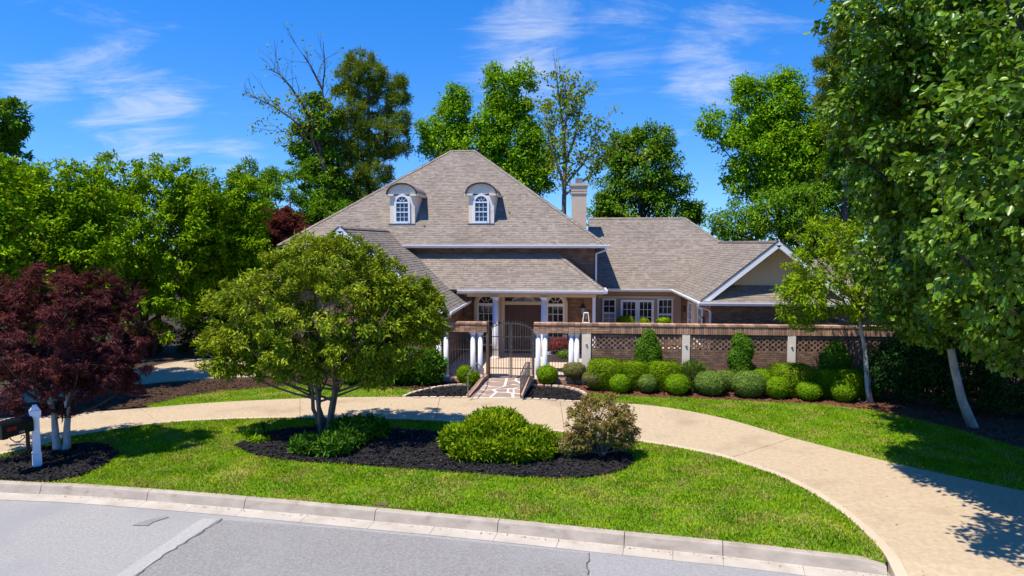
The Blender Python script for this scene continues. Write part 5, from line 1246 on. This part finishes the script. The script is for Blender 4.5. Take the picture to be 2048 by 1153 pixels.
# ------------------------------------------------------------------ bushes
def bush(name, label, cx, cy, w, h, leaf, seed, shape='ball', L=.05, Wd=.024, n=3600, d=None, z0=0.0, group=None, stem=.0, core=True, fuzz=.045, lobes=None, spik=0.0):
    """clipped or mounded shrub: leaves over (and a little inside) a superellipsoid, short stems underneath"""
    rg = np.random.default_rng(seed); root = empty(name, (cx, cy, z0), label, 'bush', group); d = d or w
    n = int(n * 2.1); L *= 1.15; Wd *= 1.15; p = {'ball': 2.3, 'flat': 5.0, 'cone': 2.0}[shape]; u = unit(rg.normal(0, 1, (n, 3)))
    s_ = (np.abs(u) ** p).sum(1) ** (-1 / p); rr = s_ * (1 + .05 * noise_dir(u, rg, 6)) * (1 + rg.normal(0, fuzz, n) - (rg.uniform(0, 1, n) < .35) * rg.uniform(0, .28, n))
    R_ = np.array([w / 2, d / 2 * (.85 if shape == 'flat' else 1), (h - stem) / 2]); P = u * rr[:, None] * R_
    zc = z0 + stem + (h - stem) / 2
    if shape == 'cone':
        f = (P[:, 2] / R_[2] + 1) / 2; P[:, :2] *= (1.12 - .62 * f ** 1.6)[:, None]
    if shape == 'flat': P[:, :2] *= (1 - .12 * np.clip(-P[:, 2] / R_[2], 0, 1))[:, None]
    if shape == 'ball': P[:, :2] *= (1 - .22 * np.clip(-P[:, 2] / R_[2], 0, 1))[:, None]
    O = unit(P / R_ ** 1.3)
    if lobes:                                                   # several rounded masses instead of one: (dx, dy, dz, sx, sy, sz)
        li = rg.choice(len(lobes), n, p=np.array([l[3] * l[5] for l in lobes]) / sum(l[3] * l[5] for l in lobes)); la = np.array(lobes)[li]
        P = P * la[:, 3:] + la[:, :3] * np.array([w / 2, d / 2, (h - stem) / 2])
    D = rg.normal(0, .6, (n, 3)); D = D - O * (D * O).sum(1, keepdims=True) * .75 + O * spik + np.array([0, 0, spik * .4]); N = O * 1.8 + rg.normal(0, .35, (n, 3))
    V, Fc = leaf_arrays(P + np.array([0, 0, zc - z0]), D, N, L * rg.uniform(.6, 1.4, n), Wd * rg.uniform(.7, 1.3, n))
    k = V[:, 2] < .005; V[k, 2] = .005
    link('crown', np_mesh('crown', V, Fc, leaf), root)
    if core:                                                    # woody inside
        tb = MB()
        for j in range(14):
            a = rg.uniform(0, 6.28); q = rg.uniform(.2, .7); e = Vector((cx + math.cos(a) * w * .45 * q, cy + math.sin(a) * d * .45 * q, zc + (h - stem) * .35 * rg.uniform(-.2, 1)))
            tb.tube([Vector((cx + rg.normal(0, .03), cy + rg.normal(0, .03), z0 - .03)), (Vector((cx, cy, z0)) + e) / 2 + Vector(rg.normal(0, .04, 3)), e], [.018, .012, .005], 4, cap=False)
        tb.build('stems', 'bark_dark', root, fix=False)
    return root
def bpx(name, label, px, base, w, h, leaf, seed, shape='ball', y=None, **k):
    q = ground(px, base) if y is None else at(px, base, y); s_ = mpp((q.x, q.y, .4)); wm = w * s_ * (.93 if shape == 'flat' else 1); hm = h * s_ * (1.04 if y is None else 1)
    if y is not None: hm = max(.3, at(px, base - h, y).z)
    return bush(name, label, q.x, q.y + (wm * .35 if y is None else 0), wm, hm, leaf, seed, shape, **k)
FG = 'small clipped balls along the front of the bed'; BG_ = 'large flat-topped clipped bushes along the wall'
bpx('clipped_bush', 'bright green clipped ball at the foot of the right gate columns', 1094, 772, 40, 36, 'leaf_ball', 201)
bpx('mushroom_bush', 'olive mushroom shaped bush on thin stems beside the paired columns', 1149, 772, 46, 42, 'leaf_olive', 202, stem=.22)
bpx('mushroom_bush', 'greyish olive bush with thin top, in front of the first flat-topped bush', 1186, 784, 40, 38, 'leaf_olive', 203, stem=.12)
bpx('clipped_bush', 'small clipped green ball below the gap of the first two flat-topped bushes', 1241, 790, 40, 36, 'leaf_ball', 204, group=FG)
bpx('clipped_bush', 'small grey tinged ball on a short stem, second of the front row', 1296, 790, 36, 36, 'leaf_grey', 205, group=FG, stem=.06)
bpx('clipped_bush', 'small clipped green ball in front of the second cream pilaster', 1357, 794, 47, 40, 'leaf_ball', 206, group=FG)
bpx('clipped_bush', 'large flat-topped bush against the first cream pilaster', 1211, 776, 74, 56, 'leaf_box', 207, 'flat', n=6000, group=BG_, y=24.75)
bpx('clipped_bush', 'narrower flat-topped bush, middle of the first three', 1269, 778, 56, 54, 'leaf_box', 208, 'flat', n=5000, group=BG_, y=24.7)
bpx('clipped_bush', 'flat-topped bush below the cone shrub, left of the second pilaster', 1328, 779, 66, 54, 'leaf_box', 209, 'flat', n=5600, group=BG_, y=24.7)
bpx('spiky_shrub', 'bluish spiky mound at the foot of the second pilaster', 1386, 775, 46, 44, 'leaf_grey', 210, n=1500, L=.16, Wd=.02, y=24.7, fuzz=.06, spik=1.2)
bpx('rounded_bush', 'grey-green rounded bush, leftmost of the two fine leaved big balls', 1420, 796, 60, 52, 'leaf_grey', 211, n=5000, y=24.1)
bpx('rounded_bush', 'small grey bush tucked behind the two fine leaved big balls', 1452, 778, 42, 36, 'leaf_grey', 212, y=24.8)
bpx('rounded_bush', 'grey-green rounded bush below the shrub with the narrow upright form', 1496, 798, 64, 54, 'leaf_grey', 213, n=5400, y=23.9)
bpx('rounded_bush', 'low green bush behind the right fine leaved ball', 1524, 780, 50, 40, 'leaf_ball', 214, y=24.7)
bpx('clipped_bush', 'wide flat-topped bush in front of the third pilaster', 1583, 790, 86, 60, 'leaf_box', 215, 'flat', n=6400, group=BG_, y=24.3)
bpx('clipped_bush', 'small clipped ball in front of the wide flat-topped bush', 1558, 801, 47, 42, 'leaf_ball', 216, group=FG)
bpx('clipped_bush', 'flat-topped bush right of the widest one', 1652, 796, 58, 54, 'leaf_box', 217, 'flat', n=5000, group=BG_, y=24.2)
bpx('clipped_bush', 'small pale green ball with a bare stem showing', 1622, 805, 46, 36, 'leaf_ball', 218, group=FG)
bpx('clipped_bush', 'flat-topped bush at the foot of the pale trunk tree', 1706, 796, 66, 54, 'leaf_box', 219, 'flat', n=5400, group=BG_, y=24.1)
bpx('clipped_bush', 'small darker ball at the right end of the front row', 1692, 808, 47, 40, 'leaf_ball', 220, group=FG)
bpx('cone_shrub', 'broad cone shaped shrub against the lattice of the first wall panel', 1295, 770, 62, 112, 'leaf_cone', 221, 'ball', n=5600, lobes=((0, 0, -.35, .95, .9, .62), (-.25, 0, .15, .6, .8, .55), (.28, 0, .05, .6, .8, .6), (.05, 0, .5, .5, .7, .48)), L=.07, Wd=.03, y=25.15, d=.7, group='dark shrubs trained against the wall')
bpx('cone_shrub', 'narrow upright shrub against the second wall panel', 1481, 778, 52, 112, 'leaf_cone', 222, 'ball', n=5000, lobes=((0, 0, -.45, .8, .9, .55), (-.12, 0, .0, .85, .8, .5), (.15, 0, .35, .75, .8, .5), (-.1, 0, .6, .6, .7, .38)), L=.08, Wd=.035, y=25.15, d=.6, group='dark shrubs trained against the wall')
bpx('cone_shrub', 'loose broad shrub against the third wall panel', 1668, 786, 68, 104, 'leaf_cone', 223, 'ball', n=4400, lobes=((0, 0, -.35, .95, .9, .62), (-.25, 0, .15, .6, .8, .55), (.28, 0, .05, .6, .8, .6), (.05, 0, .5, .5, .7, .48)), L=.09, Wd=.035, y=25.1, d=.7, fuzz=.08, group='dark shrubs trained against the wall')
bpx('rounded_bush', 'yellow-green bush in front of the left column pair', 930, 768, 32, 36, 'leaf_box', 224, n=2400, y=25.25)
bpx('grass_clump', 'fine leaved clump beside the sloping wall left of the path', 946, 776, 24, 28, 'leaf_island', 225, n=900, L=.16, Wd=.018, y=25.0, fuzz=.1)
for i, (px, y, w, h, lab) in enumerate(((760, 25.1, 1.1, 1.05, 'dark green fern like shrub below the brick wing wall, left one'), (805, 25.2, 1.2, 1.2, 'dark green fern like shrub below the brick wing wall, middle one'), (852, 25.2, 1.1, 1.1, 'dark green fern like shrub at the foot of the leftmost columns'), (715, 25.0, 1.0, 1.0, 'dark green shrub half hidden by the multi-trunk tree'))):
    c = at(px, 700, y); bush('fern_shrub', lab, c.x, c.y, w, h, 'leaf_fern', 230 + i, 'ball', L=.20, Wd=.06, n=1500, fuzz=.14, spik=.7, group='dark shrubs below the wing wall')
c = at(1120, 700, 27.4); bush('red_shrub', 'rounded red leaved shrub behind the right iron panel', c.x, 27.3, .95, .65, 'leaf_redshrub', 240, n=2200, L=.07, Wd=.03, z0=.85)
c = at(1128, 720, 27.0); bush('rounded_bush', 'green plant in front of the red shrub behind the right iron panel', c.x + .1, 26.95, .7, .38, 'leaf_ball', 241, n=1200, L=.09, Wd=.025, z0=.72, core=False)
for i, (px, w, h, lab) in enumerate(((1250, .75, .45, 'yellow-green plant at the white double window, left one'), (1288, .45, .32, 'small yellow-green plant at the white double window, right one'), (1328, .6, .4, 'green plant before the right tall window'))):
    c = at(px, 640, 34.4); e_ = bush('potted_plant', lab, c.x, 34.4, w, h, 'leaf_young' if i < 2 else 'leaf_ball', 244 + i, n=700, L=.12, Wd=.05, z0=1.18, core=False, fuzz=.1)
    MB().lathe((c.x, 34.4, .15), [(.16, 0), (.24, .8), (.26, .85), (.26, 1.05), (.2, 1.05)], 14).build('pot', 'planter', e_)
# island bushes
q = ground(985, 925)
bush('broad_bush', 'big yellow-green leafy mound in the middle of the island bed', q.x + .05, q.y + .5, 2.75, .86, 'leaf_island', 250, n=9000, L=.13, Wd=.04, d=1.6, fuzz=.12, spik=.8, lobes=((-.62, .1, -.2, .36, .5, .78), (-.25, .0, .06, .34, .5, .98), (.2, .15, .0, .36, .5, .92), (.62, .1, -.22, .36, .5, .72), (-.05, .45, .05, .4, .45, .9), (.36, -.45, -.4, .32, .42, .58), (-.4, -.5, -.42, .32, .42, .55), (0, -.5, -.34, .3, .4, .6), (.78, -.2, -.5, .22, .4, .5)))
bush('broad_bush', 'rounded yellow-green bush rising behind the big mound', q.x - .08, q.y + 1.45, 1.4, .86, 'leaf_island', 251, n=5000, L=.10, Wd=.035, fuzz=.08, spik=.5)
q = ground(1205, 915)
tree('brown_shrub', 'brownish open shrub with bare branching stems at the right end of the island bed', 'shrub', q,
     [W3(q.x - .05, q.y, 1.05, .85, .75, .48, 3), W3(q.x + .45, q.y - .05, .62, .45, .45, .35, 1), W3(q.x - .55, q.y - .05, .45, .38, .4, .3, 1)], 'leaf_brown', 'bark_grey', 252, n=560, lpc=20, cr=.13, L=.08, Wd=.034, tr=.022, inner=.35, rough=.3, up=.5,
     limbs=dict(trunks=7, nl=34, fork=.2, twigs=160, spread=.7, top=.75))
bush('rounded_bush', 'small olive growth at the left foot of the brownish shrub', q.x - .85, q.y + .0, .6, .42, 'leaf_olive', 253, n=900, L=.09, Wd=.03, fuzz=.1)
for i, (px, py, w, h, lab) in enumerate(((620, 905, .75, .32, 'low fern clump left of the multi-trunk tree base'), (668, 908, .8, .42, 'low fern clump in front of the multi-trunk tree base'), (705, 880, .9, .5, 'leafy ground plant right behind the multi-trunk tree base'), (740, 876, .8, .45, 'leafy ground plant at the right of the fern clumps'), (700, 895, .6, .3, 'small fern between the leafy ground plants and the tree base'))):
    c = ground(px, py); bush('fern_plant', lab, c.x, c.y, w, h, 'leaf_fern', 260 + i, n=650, L=.16, Wd=.05, fuzz=.14, spik=.7, group='ferns under the multi-trunk tree', core=False)
c = ground(527, 884); cp = empty('spiky_plant', c, 'small dark upright plant with leaf rosettes at the left tip of the island bed', 'plant')
MB().tube([c, c + Vector((.01, 0, .25)), c + Vector((.0, 0, .5))], [.016, .012, .006], 5).build('stem', 'bark_dark', cp)
rg = np.random.default_rng(270); P = np.array([[c.x, c.y, z_] for z_ in np.repeat(np.linspace(.1, .5, 9), 8)]); V, Fc = leaf_arrays(P, rg.normal(0, 1, (72, 3)) + np.array([0, 0, .4]), rg.normal(0, .5, (72, 3)) + np.array([0, 0, 1]), rg.uniform(.08, .15, 72), rg.uniform(.03, .05, 72))
link('leaves', np_mesh('leaves', V - np.array(c), Fc, 'leaf_dark'), cp)
c = ground(517, 884); bush('ground_plant', 'low green tuft beside the small upright plant', c.x, c.y, .5, .16, 'leaf_ball', 271, n=350, L=.1, Wd=.03, core=False, fuzz=.12)
c = ground(513, 880); e = empty('garden_marker', c, 'short grey marker stake at the left tip of the island bed', 'stake'); MB().box((c.x, c.y, .14), (.035, .02, .3), taper=.5).build('stake', 'planter', e)
# garden hose hanging on the young tree's trunk
hc = Vector((yt.x - .12, yt.y - .12, 0)); he = empty('garden_hose', hc, 'grey-blue hose looped at the base of the pale trunk', 'hose')
MB().tube([hc + Vector((.04, 0, 1.0)), hc + Vector((.0, -.03, .6)), hc + Vector((-.02, -.04, .25)), hc + Vector((-.08, -.06, .08)), hc + Vector((-.2, -.08, .03)), hc + Vector((-.3, -.05, .06)), hc + Vector((-.32, -.02, .16))], .022, 6).build('hose', 'flash', he, smooth=True)
# the 300 leaves of the nearest tree that show largest, as leaves of their own
rg = np.random.default_rng(300); P_ = np.zeros((0, 3))
lv, lf = leaf_arrays(np.zeros((1, 3)), np.array([[1., 0, 0]]), np.array([[0, 0, 1.]]), np.array([.16]), np.array([.094]), 'hex', .15, .15)
leaf_me = np_mesh('leaf', lv, lf, 'leaf_magnolia')
ellB = [((9.2, 14.4, 6.9), (3.4, 3.0, 3.7)), ((10.4, 13.8, 4.4), (2.8, 2.4, 1.7)), ((8.3, 11.0, 6.6), (3.1, 2.6, 2.9))]
for i in range(300):
    c_, r_ = ellB[i % 3]
    d = Vector(rg.normal(0, 1, 3)); d.y = -abs(d.y) - .3; d.x = d.x - .35; d.normalize()
    p = Vector((c_[0] + d.x * r_[0] * 1.06, c_[1] + d.y * r_[1] * 1.06, c_[2] + d.z * r_[2] * 1.04))
    ax_ = Vector((d.x * .6 + rg.normal(0, .5), d.y * .6 + rg.normal(0, .5), -.5 + rg.normal(0, .4))).normalized(); nn = (d + Vector((0, 0, .5)) + Vector(rg.normal(0, .3, 3))).normalized()
    sd_ = nn.cross(ax_).normalized(); n2 = ax_.cross(sd_)
    o = link('leaf', leaf_me, BIG); o.matrix_local = Matrix.Translation(p - WL[BIG.name]) @ Matrix((ax_, sd_, n2)).transposed().to_4x4()
# fallen leaves along the kerb and on the lawn and drive
rg = np.random.default_rng(310); pts = []
L_ = offs(KB, .26)
for i in range(150): p = on_line(L_, rg.uniform(cum[8], cum[-1])); pts.append((p.x + rg.normal(0, .03), p.y + rg.normal(0, .04), -.165))
for i in range(500): p = on_line(L_, rg.uniform(cum[8], cum[-1])); pts.append((p.x + rg.normal(0, .05), p.y + abs(rg.normal(0, .05)) - .03, -.166))
X, Y = scatter(ISL, 900, rg, (BED,)); pts += [(a, b, .05) for a, b in zip(X[:260], Y[:260])]
X, Y = scatter(BED, 400, rg); pts += [(a, b, .07) for a, b in zip(X[:90], Y[:90])]
dp = [(p.x, p.y) for p in IN] + [(p.x, p.y) for p in reversed(OU)]; X, Y = scatter(dp, 900, rg); pts += [(a, b, .024) for a, b in zip(X, Y)][:330]
P = np.array(pts); n = len(P); D = rg.normal(0, 1, (n, 3)); D[:, 2] *= .25; N = rg.normal(0, .25, (n, 3)) + np.array([0, 0, 1])
V, Fc = leaf_arrays(P, D, N, np.where((np.arange(n) > 150) & (np.arange(n) < 650), .4, 1) * rg.uniform(.025, .06, n), np.where((np.arange(n) > 150) & (np.arange(n) < 650), .5, 1) * rg.uniform(.015, .03, n)); o = link('fallen_leaves', np_mesh('fallen_leaves', V, Fc, 'litter')); tag(o, 'small yellow fallen leaves along the kerb and over the lawn', 'leaves', None, 'stuff')
# far woodland closing the horizon
rg = np.random.default_rng(320); P = []
for i in range(420):
    a = rg.uniform(-1.25, 1.25); r_ = rg.uniform(78, 110); P.append((math.sin(a) * r_, math.cos(a) * r_, rg.uniform(1, 7.0)))
P = np.repeat(np.array(P), 40, 0); P = P + rg.normal(0, 1, P.shape) * np.array([1.6, 1.6, 1.1]); n = len(P)
V, Fc = leaf_arrays(P, rg.normal(0, 1, (n, 3)), rg.normal(0, .6, (n, 3)) + np.array([0, -.3, .7]), rg.uniform(.5, 1.1, n), rg.uniform(.3, .6, n)); V[:, 2] = np.maximum(V[:, 2], -.3)
o = link('distant_woods', np_mesh('distant_woods', V, Fc, 'leaf_far')); tag(o, 'distant mass of woodland beyond the house', 'woods', None, 'stuff')
